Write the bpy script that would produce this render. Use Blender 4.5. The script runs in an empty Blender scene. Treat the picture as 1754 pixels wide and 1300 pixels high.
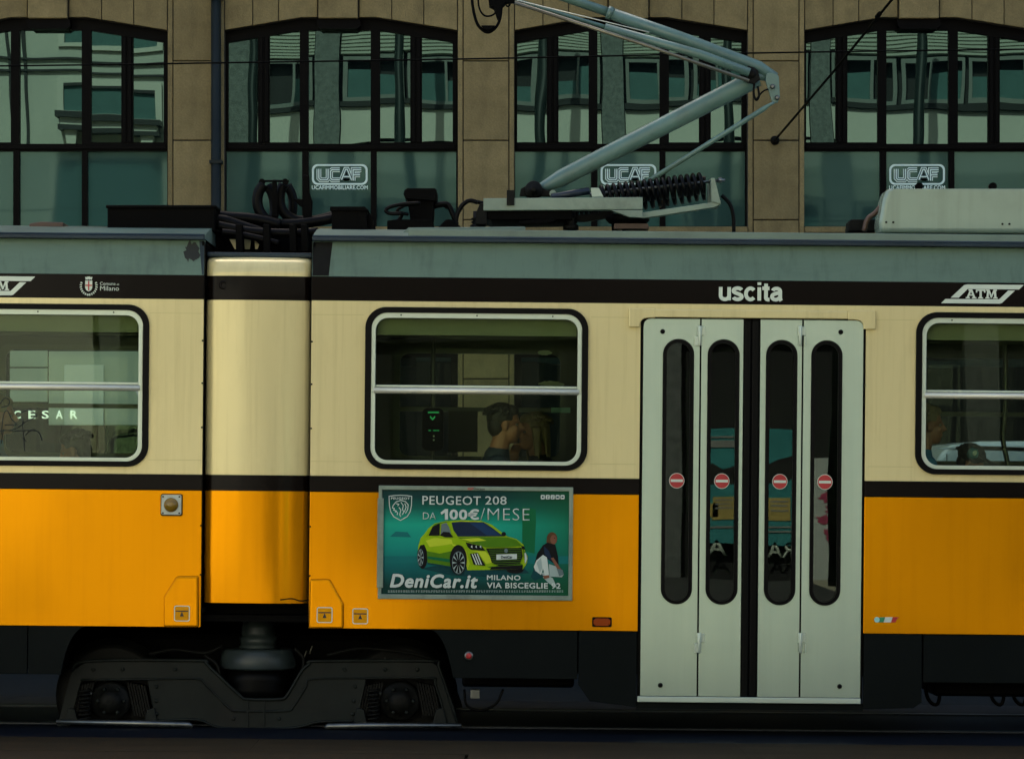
import bpy, bmesh, math, random
from mathutils import Vector, Matrix, noise
from mathutils.geometry import tessellate_polygon
R = math.radians
random.seed(7)
scene = bpy.context.scene
COL = scene.collection

# ------------------------------------------------------------------ camera, world, sun, exposure
CAM_D, FPX, HOR = 20.0, 5600.0, 807.0        # metres to the tram side, focal length in photo pixels, horizon row
cam = bpy.data.cameras.new('camera'); cam_o = bpy.data.objects.new('camera', cam); COL.objects.link(cam_o)
cam_o.location = (0, -CAM_D, 1.6); cam_o.rotation_euler = (R(90), 0, 0)
cam.sensor_width = 36; cam.lens = FPX / 1754 * 36; cam.shift_y = (HOR - 650) / 1754
cam.clip_start = 0.5; cam.clip_end = 2000
scene.camera = cam_o
SUN_EL, SUN_AZ = 50.0, -14.0                 # the sun stands behind the office building: the street side is in shade
world = bpy.data.worlds.new('World'); scene.world = world; world.use_nodes = True
wn = world.node_tree; bg = wn.nodes['Background']
sky = wn.nodes.new('ShaderNodeTexSky'); sky.sky_type = 'NISHITA'; sky.sun_disc = False
sky.sun_elevation = R(SUN_EL); sky.sun_rotation = R(SUN_AZ); sky.air_density = 1.0; sky.dust_density = 4.0; sky.ozone_density = 0.6
wn.links.new(sky.outputs[0], bg.inputs[0]); bg.inputs[1].default_value = 0.085
sun = bpy.data.lights.new('sun', 'SUN'); sun.energy = 4.2; sun.angle = R(0.5); sun.color = (1.0, 0.95, 0.85)
sun_o = bpy.data.objects.new('sun', sun); COL.objects.link(sun_o)
to_sun = Vector((math.sin(R(SUN_AZ)) * math.cos(R(SUN_EL)), math.cos(R(SUN_AZ)) * math.cos(R(SUN_EL)), math.sin(R(SUN_EL))))
sun_o.rotation_euler = to_sun.to_track_quat('Z', 'Y').to_euler(); sun_o.location = (0, 40, 50)
scene.view_settings.view_transform = 'Standard'; scene.view_settings.look = 'None'
scene.view_settings.gamma = 1.0; scene.view_settings.use_curve_mapping = False
scene.view_settings.exposure = 2.05
scene.render.engine = 'CYCLES'
scene.cycles.max_bounces = 10; scene.cycles.diffuse_bounces = 5; scene.cycles.glossy_bounces = 5
scene.cycles.transparent_max_bounces = 16; scene.cycles.caustics_reflective = False; scene.cycles.caustics_refractive = False
scene.cycles.sample_clamp_indirect = 6.0

# ------------------------------------------------------------------ measuring helpers
TILT = R(0.54)                               # the street falls gently to the right
CT, ST = math.cos(TILT), math.sin(TILT)
def W(px, py, y):                            # a point of the place at depth y seen at that place of the photograph
    d = CAM_D + y
    return ((px - 877) * d / FPX, 1.6 + (HOR - py) * d / FPX)
def L(px, py, y=0.0):                        # the same in the sloping frame of the street and tram
    x, z = W(px, py, y)
    return (x * CT - z * ST, x * ST + z * CT)
def LV(px, py, y=0.0):
    x, z = L(px, py, y); return Vector((x, y, z))

# ------------------------------------------------------------------ materials
MATS = {}
def _nodes(name):
    m = bpy.data.materials.new(name); m.use_nodes = True
    nt = m.node_tree; b = nt.nodes.get('Principled BSDF')
    MATS[name] = m
    return m, nt, b
def pm(name, rgb, rough=0.5, metal=0.0, coat=0.0, var=0.12, vscale=3.0, stretch=(1, 1, 1), bump=0.0, bscale=20.0, bdist=0.01, dirt=None, dscale=1.5, spec=0.5, rvar=0.0, tint=None, streak=None, speck=0.0):
    """paint, stone, metal ...: a base colour with soft uneven tone, optional dirt patches and fine relief"""
    m, nt, b = _nodes(name); N = nt.nodes; K = nt.links.new
    tc = N.new('ShaderNodeTexCoord'); mp = N.new('ShaderNodeMapping'); mp.inputs['Scale'].default_value = stretch
    K(tc.outputs['Object'], mp.inputs[0])
    no = N.new('ShaderNodeTexNoise'); no.inputs['Scale'].default_value = vscale; no.inputs['Detail'].default_value = 6; no.inputs['Roughness'].default_value = 0.6
    K(mp.outputs[0], no.inputs['Vector'])
    mr = N.new('ShaderNodeMapRange'); mr.inputs[1].default_value = 0.3; mr.inputs[2].default_value = 0.7
    mr.inputs[3].default_value = 1 - var; mr.inputs[4].default_value = 1 + var
    K(no.outputs[0], mr.inputs[0])
    mul = N.new('ShaderNodeMixRGB'); mul.blend_type = 'MULTIPLY'; mul.inputs[0].default_value = 1
    mul.inputs[1].default_value = (*rgb, 1); K(mr.outputs[0], mul.inputs[2])
    col = mul.outputs[0]
    if dirt:
        n2 = N.new('ShaderNodeTexNoise'); n2.inputs['Scale'].default_value = dscale; n2.inputs['Detail'].default_value = 8; n2.inputs['Roughness'].default_value = 0.7
        K(mp.outputs[0], n2.inputs['Vector'])
        m2 = N.new('ShaderNodeMapRange'); m2.inputs[1].default_value = 0.5; m2.inputs[2].default_value = 0.78; m2.inputs[4].default_value = dirt[3]
        K(n2.outputs[0], m2.inputs[0])
        mx = N.new('ShaderNodeMixRGB'); mx.inputs[2].default_value = (*dirt[:3], 1); K(m2.outputs[0], mx.inputs[0]); K(col, mx.inputs[1]); col = mx.outputs[0]
    if streak:                                        # rain-washed grime in thin upright runs: (colour, amount, runs per metre)
        ms = N.new('ShaderNodeMapping'); ms.inputs['Scale'].default_value = (streak[4], streak[4], streak[4] * 0.035); K(tc.outputs['Object'], ms.inputs[0])
        n3 = N.new('ShaderNodeTexNoise'); n3.inputs['Scale'].default_value = 1.0; n3.inputs['Detail'].default_value = 5; n3.inputs['Roughness'].default_value = 0.65; K(ms.outputs[0], n3.inputs['Vector'])
        m4 = N.new('ShaderNodeMapRange'); m4.inputs[1].default_value = 0.50; m4.inputs[2].default_value = 0.80; m4.inputs[4].default_value = streak[3]; K(n3.outputs[0], m4.inputs[0])
        mx = N.new('ShaderNodeMixRGB'); mx.inputs[2].default_value = (*streak[:3], 1); K(m4.outputs[0], mx.inputs[0]); K(col, mx.inputs[1]); col = mx.outputs[0]
    if speck:                                         # fine mottled grain
        n4 = N.new('ShaderNodeTexNoise'); n4.inputs['Scale'].default_value = 55; n4.inputs['Detail'].default_value = 4; n4.inputs['Roughness'].default_value = 0.8; K(tc.outputs['Object'], n4.inputs['Vector'])
        m5 = N.new('ShaderNodeMapRange'); m5.inputs[1].default_value = 0.35; m5.inputs[2].default_value = 0.65; m5.inputs[3].default_value = 1 - speck; m5.inputs[4].default_value = 1 + speck; K(n4.outputs[0], m5.inputs[0])
        mx = N.new('ShaderNodeMixRGB'); mx.blend_type = 'MULTIPLY'; mx.inputs[0].default_value = 1; K(col, mx.inputs[1]); K(m5.outputs[0], mx.inputs[2]); col = mx.outputs[0]
    K(col, b.inputs['Base Color'])
    b.inputs['Roughness'].default_value = rough; b.inputs['Metallic'].default_value = metal
    b.inputs['Specular IOR Level'].default_value = spec
    if tint: b.inputs['Specular Tint'].default_value = (*tint, 1)
    b.inputs['Coat Weight'].default_value = coat; b.inputs['Coat Roughness'].default_value = 0.08
    if rvar:
        m3 = N.new('ShaderNodeMapRange'); m3.inputs[1].default_value = 0.3; m3.inputs[2].default_value = 0.7
        m3.inputs[3].default_value = max(0.02, rough - rvar); m3.inputs[4].default_value = rough + rvar
        K(no.outputs[0], m3.inputs[0]); K(m3.outputs[0], b.inputs['Roughness'])
    if bump:
        nb = N.new('ShaderNodeTexNoise'); nb.inputs['Scale'].default_value = bscale; nb.inputs['Detail'].default_value = 4
        K(mp.outputs[0], nb.inputs['Vector'])
        bp = N.new('ShaderNodeBump'); bp.inputs['Strength'].default_value = bump; bp.inputs['Distance'].default_value = bdist
        K(nb.outputs[0], bp.inputs['Height']); K(bp.outputs[0], b.inputs['Normal'])
        if coat: K(bp.outputs[0], b.inputs['Coat Normal'])
    return m
def each_differs(name, amt):
    '''alike pieces (slabs, panels) differ a little in tone from one another'''
    nt = MATS[name].node_tree; b = nt.nodes['Principled BSDF']; src = b.inputs['Base Color'].links[0].from_socket
    oi = nt.nodes.new('ShaderNodeObjectInfo'); mr = nt.nodes.new('ShaderNodeMapRange')
    mr.inputs[3].default_value = 1 - amt; mr.inputs[4].default_value = 1 + amt; nt.links.new(oi.outputs['Random'], mr.inputs[0])
    mx = nt.nodes.new('ShaderNodeMixRGB'); mx.blend_type = 'MULTIPLY'; mx.inputs[0].default_value = 1
    nt.links.new(src, mx.inputs[1]); nt.links.new(mr.outputs[0], mx.inputs[2]); nt.links.new(mx.outputs[0], b.inputs['Base Color'])
def glass(name, refl, tint=None, base=None, gloss=(1, 1, 1), wave=0.0, wscale=1.2, rough=0.0, streaks=0.0):
    """a pane: a share of mirror reflection over clear tinted glass (tint) or over an opaque film behind it (base)"""
    m, nt, b = _nodes(name); N = nt.nodes; K = nt.links.new
    N.remove(b); out = N['Material Output']
    g = N.new('ShaderNodeBsdfGlossy'); g.inputs['Color'].default_value = (*gloss, 1); g.inputs['Roughness'].default_value = rough
    if tint: t = N.new('ShaderNodeBsdfTransparent'); t.inputs['Color'].default_value = (*tint, 1)
    else: t = N.new('ShaderNodeBsdfDiffuse'); t.inputs['Color'].default_value = (*base, 1)
    mx = N.new('ShaderNodeMixShader'); mx.inputs[0].default_value = refl
    K(t.outputs[0], mx.inputs[1]); K(g.outputs[0], mx.inputs[2]); K(mx.outputs[0], out.inputs[0])
    if wave:
        tc = N.new('ShaderNodeNewGeometry'); no = N.new('ShaderNodeTexNoise'); no.inputs['Scale'].default_value = wscale
        no.inputs['Detail'].default_value = 0.5
        K(tc.outputs['Position'], no.inputs['Vector'])
        bp = N.new('ShaderNodeBump'); bp.inputs['Distance'].default_value = wave; bp.inputs['Strength'].default_value = 1.0
        K(no.outputs[0], bp.inputs['Height']); K(bp.outputs[0], g.inputs['Normal'])
    return m

# ------------------------------------------------------------------ mesh helpers
class MB:
    def __init__(s): s.v, s.f, s.m, s.sm = [], [], [], []
    def add(s, vs, fs, mi=0, smooth=False):
        o = len(s.v); s.v += [tuple(p) for p in vs]
        for f in fs: s.f.append([i + o for i in f]); s.m.append(mi); s.sm.append(smooth)
        return s
    def box(s, x0, x1, y0, y1, z0, z1, mi=0):
        return s.add([(x0, y0, z0), (x1, y0, z0), (x1, y1, z0), (x0, y1, z0), (x0, y0, z1), (x1, y0, z1), (x1, y1, z1), (x0, y1, z1)],
                     [(0, 3, 2, 1), (4, 5, 6, 7), (0, 1, 5, 4), (1, 2, 6, 5), (2, 3, 7, 6), (3, 0, 4, 7)], mi)
    def prism(s, loops, y0, y1, mi=0, back=True):
        """outlines in x,z (first the outer one, then holes) given thickness from y0 (street side) to y1"""
        if not isinstance(loops[0][0], (tuple, list)): loops = [loops]
        pts = [p for lp in loops for p in lp]; n = len(pts)
        tris = tessellate_polygon([[Vector((p[0], p[1], 0)) for p in lp] for lp in loops])
        vs = [(p[0], y0, p[1]) for p in pts]; fs = [tuple(t) for t in tris]
        if abs(y1 - y0) > 1e-9:
            vs += [(p[0], y1, p[1]) for p in pts]
            if back: fs += [tuple(i + n for i in reversed(t)) for t in tris]
            o = 0
            for lp in loops:
                k = len(lp)
                for i in range(k): j = (i + 1) % k; fs.append((o + i, o + j, o + j + n, o + i + n))
                o += k
        return s.add(vs, fs, mi)
    def tube(s, pts, r, seg=10, mi=0, cap=True, flat=1.0):
        pts = [Vector(p) for p in pts]; n = len(pts)
        rs = r if isinstance(r, (list, tuple)) else [r] * n
        t0 = (pts[1] - pts[0]).normalized(); u = t0.orthogonal().normalized()
        vs, fs = [], []
        for i, p in enumerate(pts):
            t = (pts[min(i + 1, n - 1)] - pts[max(i - 1, 0)]).normalized()
            u = (u - t * u.dot(t)).normalized(); w = t.cross(u)
            for k in range(seg):
                a = 2 * math.pi * k / seg; vs.append(p + (u * math.cos(a) + w * math.sin(a) * flat) * rs[i])
        for i in range(n - 1):
            for k in range(seg):
                k2 = (k + 1) % seg; fs.append((i * seg + k, i * seg + k2, (i + 1) * seg + k2, (i + 1) * seg + k))
        s.add(vs, fs, mi, True)
        if cap: s.add(vs[:seg], [tuple(reversed(range(seg)))], mi); s.add(vs[-seg:], [tuple(range(seg))], mi)
        return s
    def lathe(s, c, prof, seg=24, axis='z', mi=0):
        """profile of (radius, height) turned round an axis through c"""
        c = Vector(c); vs, fs = [], []
        for r, h in prof:
            for k in range(seg):
                a = 2 * math.pi * k / seg; p, q = r * math.cos(a), r * math.sin(a)
                vs.append(c + (Vector((p, q, h)) if axis == 'z' else Vector((p, h, q)) if axis == 'y' else Vector((h, p, q))))
        for i in range(len(prof) - 1):
            for k in range(seg):
                k2 = (k + 1) % seg; fs.append((i * seg + k, i * seg + k2, (i + 1) * seg + k2, (i + 1) * seg + k))
        s.add(vs, fs, mi, True)
        s.add(vs[:seg], [tuple(reversed(range(seg)))], mi); s.add(vs[-seg:], [tuple(range(seg))], mi)
        return s
    def ball(s, c, rx, ry, rz, seg=14, ring=9, mi=0, rot=None):
        c = Vector(c); vs, fs = [], []
        for i in range(ring + 1):
            a = math.pi * i / ring
            for k in range(seg):
                b = 2 * math.pi * k / seg
                p = Vector((rx * math.sin(a) * math.cos(b), ry * math.sin(a) * math.sin(b), rz * math.cos(a)))
                if rot: p = rot @ p
                vs.append(c + p)
        for i in range(ring):
            for k in range(seg):
                k2 = (k + 1) % seg; fs.append((i * seg + k, (i + 1) * seg + k, (i + 1) * seg + k2, i * seg + k2))
        return s.add(vs, fs, mi, True)
    def mesh(s, name, mats):
        me = bpy.data.meshes.new(name); me.from_pydata(s.v, [], s.f)
        for m in (mats if isinstance(mats, (list, tuple)) else [mats]): me.materials.append(MATS[m] if isinstance(m, str) else m)
        me.polygons.foreach_set('material_index', s.m); me.polygons.foreach_set('use_smooth', s.sm)
        bm = bmesh.new(); bm.from_mesh(me); bmesh.ops.remove_doubles(bm, verts=bm.verts, dist=1e-6)
        bmesh.ops.recalc_face_normals(bm, faces=bm.faces); bm.to_mesh(me); bm.free(); me.update()
        return me
    def build(s, name, mats, parent=None, bevel=0.0, loc=None, seg=2):
        o = bpy.data.objects.new(name, s.mesh(name, mats)); COL.objects.link(o); o.parent = parent
        if loc: o.location = loc
        if bevel:
            b = o.modifiers.new('bevel', 'BEVEL'); b.width = bevel; b.segments = seg; b.limit_method = 'ANGLE'; b.angle_limit = R(40)
            b.harden_normals = False
        return o
def empty(name, loc=(0, 0, 0), rot=(0, 0, 0), parent=None):
    o = bpy.data.objects.new(name, None); COL.objects.link(o); o.location = loc; o.rotation_euler = rot; o.parent = parent
    o.empty_display_size = 0.2; return o
def tag(o, label=None, cat=None, group=None, kind=None):
    for k, v in (('label', label), ('category', cat), ('group', group), ('kind', kind)):
        if v: o[k] = v
    return o
def copy_tree(o, parent=None):
    c = o.copy(); COL.objects.link(c); c.parent = parent
    for ch in list(o.children): copy_tree(ch, c)
    return c
def rr(x0, x1, z0, z1, r, n=7):
    out = []
    for cx, cz, a0 in ((x1 - r, z1 - r, 0), (x0 + r, z1 - r, 90), (x0 + r, z0 + r, 180), (x1 - r, z0 + r, 270)):
        for i in range(n + 1):
            a = R(a0 + 90 * i / n); out.append((cx + r * math.cos(a), cz + r * math.sin(a)))
    return out
def ring(cx, cz, rx, rz=None, n=28, a0=0.0):
    rz = rz or rx
    return [(cx + rx * math.cos(a0 + 2 * math.pi * i / n), cz + rz * math.sin(a0 + 2 * math.pi * i / n)) for i in range(n)]
def rect(x0, x1, z0, z1): return [(x0, z0), (x1, z0), (x1, z1), (x0, z1)]
def spline(pts, n=6):
    P = [Vector(p) for p in pts]; P = [P[0] * 2 - P[1]] + P + [P[-1] * 2 - P[-2]]; out = []
    for i in range(1, len(P) - 2):
        a, b, c, d = P[i - 1:i + 3]
        for k in range(n):
            t = k / n; out.append(0.5 * ((2 * b) + (c - a) * t + (2 * a - 5 * b + 4 * c - d) * t * t + (3 * b - a - 3 * c + d) * t ** 3))
    return out + [P[-2]]
def helix(a, b, r, turns, n=14):
    a, b = Vector(a), Vector(b); t = (b - a).normalized(); u = t.orthogonal().normalized(); w = t.cross(u); N_ = int(turns * n)
    return [a.lerp(b, i / N_) + (u * math.cos(2 * math.pi * i / n) + w * math.sin(2 * math.pi * i / n)) * r for i in range(N_ + 1)]
def lettering(txt, x0, x1, z0, z1, y, mat, parent, bold=0.0, shear=0.0, space=1.0, name='lettering', thick=0.0015, heavy=0.0):
    """flat lettering fitted into a box in x,z at depth y; ref = text whose height sets the box (for words without tall letters)"""
    cu = bpy.data.curves.new(name, 'FONT'); cu.body = txt; cu.size = 1; cu.offset = bold; cu.shear = shear; cu.space_character = space
    cu.resolution_u = 3; cu.extrude = 0
    o = bpy.data.objects.new('tmp', cu); COL.objects.link(o)
    dg = bpy.context.evaluated_depsgraph_get(); me = bpy.data.meshes.new_from_object(o.evaluated_get(dg))
    bpy.data.objects.remove(o); bpy.data.curves.remove(cu)
    xs = [v.co.x for v in me.vertices]; ys = [v.co.y for v in me.vertices]
    ax, bx, ay, by = min(xs), max(xs), min(ys), max(ys)
    for v in me.vertices:
        v.co = (x0 + (v.co.x - ax) / (bx - ax) * (x1 - x0), y, z0 + (v.co.y - ay) / (by - ay) * (z1 - z0))
    if heavy:
        h = heavy * (z1 - z0); n0 = len(me.vertices); vs = [v.co.copy() for v in me.vertices]; fs = [tuple(p.vertices) for p in me.polygons]
        V2, F2 = [], []
        for i in range(9):
            dx, dz = (0, 0) if i == 8 else (h * math.cos(i * math.pi / 4), h * math.sin(i * math.pi / 4))
            F2 += [tuple(j + len(V2) for j in f) for f in fs]; V2 += [(c.x + dx, c.y - 0.00006 * i, c.z + dz) for c in vs]
        me = bpy.data.meshes.new(name); me.from_pydata(V2, [], F2)
    me.materials.clear(); me.materials.append(MATS[mat])
    bm = bmesh.new(); bm.from_mesh(me)
    r = bmesh.ops.extrude_face_region(bm, geom=list(bm.faces)); vs = [g for g in r['geom'] if isinstance(g, bmesh.types.BMVert)]
    bmesh.ops.translate(bm, verts=vs, vec=(0, thick * 0.98, 0)); bmesh.ops.recalc_face_normals(bm, faces=bm.faces); bm.to_mesh(me); bm.free()
    me.name = name
    ob = bpy.data.objects.new(name, me); COL.objects.link(ob); ob.parent = parent
    return ob

def ribbon(m, pts, w, y, n=0, yb=-0.0004):           # one pen stroke of even width; pts in x,z
    P_ = [Vector(p) for p in pts]; lo, hi = [], []
    for i, p in enumerate(P_):
        a_ = (P_[i] - P_[i - 1]).normalized() if i else (P_[1] - P_[0]).normalized(); b_ = (P_[i + 1] - P_[i]).normalized() if i < len(P_) - 1 else a_
        t_ = (a_ + b_).normalized(); nn = Vector((-t_.y, t_.x)); k_ = w / 2 / max(0.5, nn.dot(Vector((-a_.y, a_.x))))
        lo.append(tuple(p - nn * k_)); hi.append(tuple(p + nn * k_))
    m.prism(lo + hi[::-1], y - 0.0001 * n, yb)

# ------------------------------------------------------------------ palette
pm('cream_paint', (0.70, 0.605, 0.295), rough=0.16, metal=0.10, spec=0.6, tint=(1.0, 0.93, 0.65), var=0.05, vscale=1.2, stretch=(1, 1, 0.35), bump=0.30, bscale=1.6, bdist=0.004, dirt=(0.40, 0.33, 0.15, 0.35), dscale=2.3, streak=(0.34, 0.27, 0.12, 0.30, 22))
pm('orange_paint', (0.62, 0.232, 0.0012), rough=0.14, metal=0.44, spec=0.7, tint=(1.0, 0.55, 0.03), rvar=0.05, var=0.05, vscale=1.1, stretch=(1, 1, 0.4), bump=0.32, bscale=1.5, bdist=0.004, dirt=(0.45, 0.165, 0.002, 0.35), dscale=2.0, streak=(0.36, 0.13, 0.002, 0.25, 20))
pm('brown_stripe', (0.0040, 0.0025, 0.0018), rough=0.17, spec=0.08, var=0.2, vscale=2, bump=0.25, bscale=1.6, bdist=0.004)
pm('fascia_paint', (0.105, 0.175, 0.130), rough=0.36, spec=0.3, var=0.07, vscale=1.6, stretch=(0.4, 1, 1.4), bump=0.06, bscale=3, dirt=(0.03, 0.05, 0.04, 0.55), dscale=1.6, streak=(0.03, 0.045, 0.035, 0.45, 14))
pm('roof_paint', (0.13, 0.19, 0.145), rough=0.5, var=0.15, vscale=2.0, dirt=(0.04, 0.05, 0.045, 0.7), dscale=1.1)
pm('gutter_metal', (0.016, 0.030, 0.040), rough=0.4, spec=0.2, var=0.25, vscale=2.5)
pm('door_paint', (0.42, 0.52, 0.43), rough=0.24, metal=0.70, spec=0.5, var=0.05, vscale=2.0, stretch=(3.5, 1, 0.12), bump=0.5, bscale=2.2, bdist=0.004, dirt=(0.30, 0.33, 0.24, 0.12), dscale=2.0, streak=(0.30, 0.33, 0.24, 0.10, 34))
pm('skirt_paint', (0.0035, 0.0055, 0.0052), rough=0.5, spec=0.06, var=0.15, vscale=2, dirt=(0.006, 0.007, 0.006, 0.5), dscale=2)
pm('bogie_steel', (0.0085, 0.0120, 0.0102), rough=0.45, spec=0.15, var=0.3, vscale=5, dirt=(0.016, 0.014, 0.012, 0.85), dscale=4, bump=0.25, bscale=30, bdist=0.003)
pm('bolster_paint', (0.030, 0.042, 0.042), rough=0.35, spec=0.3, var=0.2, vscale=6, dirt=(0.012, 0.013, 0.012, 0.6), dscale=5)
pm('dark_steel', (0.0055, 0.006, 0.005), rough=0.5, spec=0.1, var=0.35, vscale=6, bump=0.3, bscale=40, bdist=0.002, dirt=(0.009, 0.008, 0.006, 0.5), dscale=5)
pm('worn_steel', (0.16, 0.17, 0.16), rough=0.35, metal=0.9, var=0.3, vscale=8)
pm('rubber', (0.0012, 0.0014, 0.0013), rough=0.45, spec=0.09, var=0.2, vscale=6)
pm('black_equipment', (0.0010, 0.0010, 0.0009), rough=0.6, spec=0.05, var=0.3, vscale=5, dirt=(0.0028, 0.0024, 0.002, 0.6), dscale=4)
pm('aluminium', (0.48, 0.56, 0.45), rough=0.36, metal=0.35, var=0.06, vscale=3)
pm('polished_bar', (0.66, 0.66, 0.54), rough=0.34, metal=0.35, var=0.05, vscale=4)
pm('pantograph_paint', (0.095, 0.175, 0.150), rough=0.32, var=0.14, vscale=5, dirt=(0.075, 0.10, 0.075, 0.6), dscale=7, bump=0.15, bscale=45, bdist=0.001)
pm('beam_paint', (0.20, 0.26, 0.19), rough=0.42, var=0.15, vscale=4, dirt=(0.04, 0.045, 0.035, 0.9), dscale=2.2)
pm('spring_paint', (0.0016, 0.002, 0.0024), rough=0.35, var=0.2, vscale=4, spec=0.12)
pm('blue_rod', (0.012, 0.02, 0.03), rough=0.3, spec=0.3)
pm('copper_rod', (0.16, 0.15, 0.11), rough=0.32, metal=0.6, var=0.3, vscale=5)
pm('ac_paint', (0.26, 0.335, 0.26), rough=0.25, metal=0.25, spec=0.5, var=0.06, vscale=1.2, bump=0.2, bscale=1.5, dirt=(0.15, 0.18, 0.13, 0.4), dscale=2, streak=(0.13, 0.15, 0.11, 0.35, 14))
pm('white_vinyl', (0.60, 0.68, 0.56), rough=0.4, var=0.03)
pm('red_vinyl', (0.42, 0.018, 0.02), rough=0.4, var=0.05)
pm('green_vinyl', (0.02, 0.25, 0.10), rough=0.4)
pm('cyan_vinyl', (0.35, 0.68, 0.60), rough=0.4)
pm('black_vinyl', (0.01, 0.01, 0.01), rough=0.4)
pm('yellow_vinyl', (0.80, 0.33, 0.004), rough=0.4, spec=0.05)
pm('amber_lens', (0.22, 0.13, 0.012), rough=0.12, spec=0.5)
pm('marker_lens', (0.30, 0.045, 0.002), rough=0.25, spec=0.15)
pm('lamp_plate', (0.52, 0.56, 0.46), rough=0.4, dirt=(0.2, 0.16, 0.08, 0.6), dscale=9)
pm('interior_panel', (0.07, 0.08, 0.055), rough=0.5, var=0.06)
pm('interior_ceiling', (0.14, 0.15, 0.11), rough=0.6, var=0.05)
pm('interior_floor', (0.04, 0.04, 0.035), rough=0.6)
pm('blind_fabric', (0.15, 0.16, 0.085), rough=0.6, var=0.08)
pm('seat_plastic', (0.05, 0.035, 0.02), rough=0.4)
pm('pole_metal', (0.10, 0.11, 0.09), rough=0.35, metal=0.5)
pm('soot', (0.012, 0.016, 0.014), rough=0.8, var=0.5, vscale=12)
glass('far_glass', 0.015, tint=(0.93, 0.95, 0.92))
glass('tram_glass', 0.013, tint=(0.80, 0.86, 0.74), gloss=(0.9, 1.0, 0.9), wave=0.0006, wscale=2.0)
glass('door_glass', 0.028, tint=(0.36, 0.42, 0.38), gloss=(0.9, 1.0, 0.92), wave=0.0005, wscale=2.0)

# ------------------------------------------------------------------ the ground
pm('asphalt', (0.0045, 0.009, 0.0115), rough=0.7, spec=0.1, var=0.2, vscale=3, bump=0.4, bscale=120, bdist=0.004)
pm('track_asphalt', (0.0035, 0.0055, 0.009), rough=0.55, spec=0.08, var=0.3, vscale=3, stretch=(0.3, 2, 1), bump=0.25, bscale=60, bdist=0.003)
pm('granite_slab', (0.021, 0.0162, 0.0082), rough=0.8, spec=0.08, speck=0.35, var=0.25, vscale=3, stretch=(0.5, 2, 1), bump=0.5, bscale=60, bdist=0.004, dirt=(0.011, 0.009, 0.005, 0.6), dscale=2)
each_differs('granite_slab', 0.12)
pm('kerb_stone', (0.10, 0.10, 0.09), rough=0.7, var=0.2, vscale=4, bump=0.3, bscale=50)
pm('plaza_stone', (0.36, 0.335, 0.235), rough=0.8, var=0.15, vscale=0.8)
pm('rail_steel', (0.02, 0.025, 0.03), rough=0.4, metal=0.5)
def slope(o): o.rotation_euler = (0, TILT, 0); return o
g = MB(); g.box(-150, 150, -90, 110, -0.6, -0.03)
tag(slope(g.build('road', 'asphalt')), 'dark asphalt road the tram runs on', kind='structure')
tb = MB(); tb.box(-60, 60, -0.56, 2.9, -0.026, -0.006)
tag(slope(tb.build('trackbed', 'track_asphalt')), 'dark asphalt strip round the rails', kind='structure')
for yc in (0.45, 1.895):
    r = MB(); r.box(-60, 60, yc - 0.035, yc + 0.035, -0.005, 0.004); r.box(-60, 60, yc + 0.06, yc + 0.075, -0.005, 0.002)
    tag(slope(r.build('rail', 'rail_steel')), 'grooved steel rail set in the street', kind='structure')
pv = MB(); pv.box(-60, 60, -6.2, -0.58, -0.028, -0.02)
pav = tag(slope(pv.build('pavement', 'skirt_paint')), 'stone paving along the near side of the track', kind='structure')
for row in range(4):
    y1 = -0.6 - row * 0.92
    for i in range(-2, 3):
        x0 = i * 2.84 - 1.5 + (1.23 if row % 2 else 0) + 0.02 * math.sin(i * 5 + row)
        s_ = MB(); s_.box(x0 + 0.006, x0 + 2.83, y1 - 0.91, y1, -0.022, 0.0 + 0.002 * math.sin(i * 3.3 + row * 1.7))
        s_.build('paving_slab', 'granite_slab', pav, bevel=0.006)
fk = MB(); fk.box(-60, 60, 8.6, 8.75, -0.03, 0.11)
tag(slope(fk.build('kerb', 'kerb_stone', bevel=0.01)), 'granite kerb along the far pavement', kind='structure')
fp = MB(); fp.box(-60, 60, 8.754, 13, -0.03, 0.10)
tag(slope(fp.build('far_pavement', 'plaza_stone')), 'pavement in front of the office building', kind='structure')
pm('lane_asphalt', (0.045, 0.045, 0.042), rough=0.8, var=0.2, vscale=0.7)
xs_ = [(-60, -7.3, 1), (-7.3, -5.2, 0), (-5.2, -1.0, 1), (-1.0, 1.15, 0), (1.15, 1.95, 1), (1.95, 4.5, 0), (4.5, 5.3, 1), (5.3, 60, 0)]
for a_, b_, pale in xs_:                               # unseen pale and dark strips added to shape the sheen on the tram
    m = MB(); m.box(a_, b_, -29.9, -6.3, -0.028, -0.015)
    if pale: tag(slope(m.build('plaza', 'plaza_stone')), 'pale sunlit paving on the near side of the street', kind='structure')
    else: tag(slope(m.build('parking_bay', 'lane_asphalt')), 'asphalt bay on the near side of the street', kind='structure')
# ------------------------------------------------------------------ the stone office building behind the tram
BY, BS = 12.0, FPX / 32.0
def bx(px): return (px - 877) / BS
def bz(py): return 1.6 + (HOR - py) / BS
PER, OPW = 497 / BS, 400 / BS
pm('travertine', (0.235, 0.180, 0.078), rough=0.85, spec=0.15, var=0.20, vscale=5.0, stretch=(1.2, 1, 0.9), bump=0.6, bscale=60, bdist=0.006, dirt=(0.12, 0.094, 0.045, 0.6), dscale=2.4, streak=(0.12, 0.094, 0.045, 0.35, 6), speck=0.14)
each_differs('travertine', 0.13)
pm('mortar_dark', (0.05, 0.042, 0.028), rough=0.9, var=0.2)
pm('window_steel', (0.0016, 0.0013, 0.001), rough=0.45, spec=0.05, var=0.2, vscale=4)
pm('downpipe_paint', (0.011, 0.016, 0.0145), rough=0.45, spec=0.15, var=0.2, vscale=3)
pm('film_teal', (0.05, 0.10, 0.085), rough=0.5)
pm('sticker_white', (0.70, 0.85, 0.74), rough=0.5, var=0.04)
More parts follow.
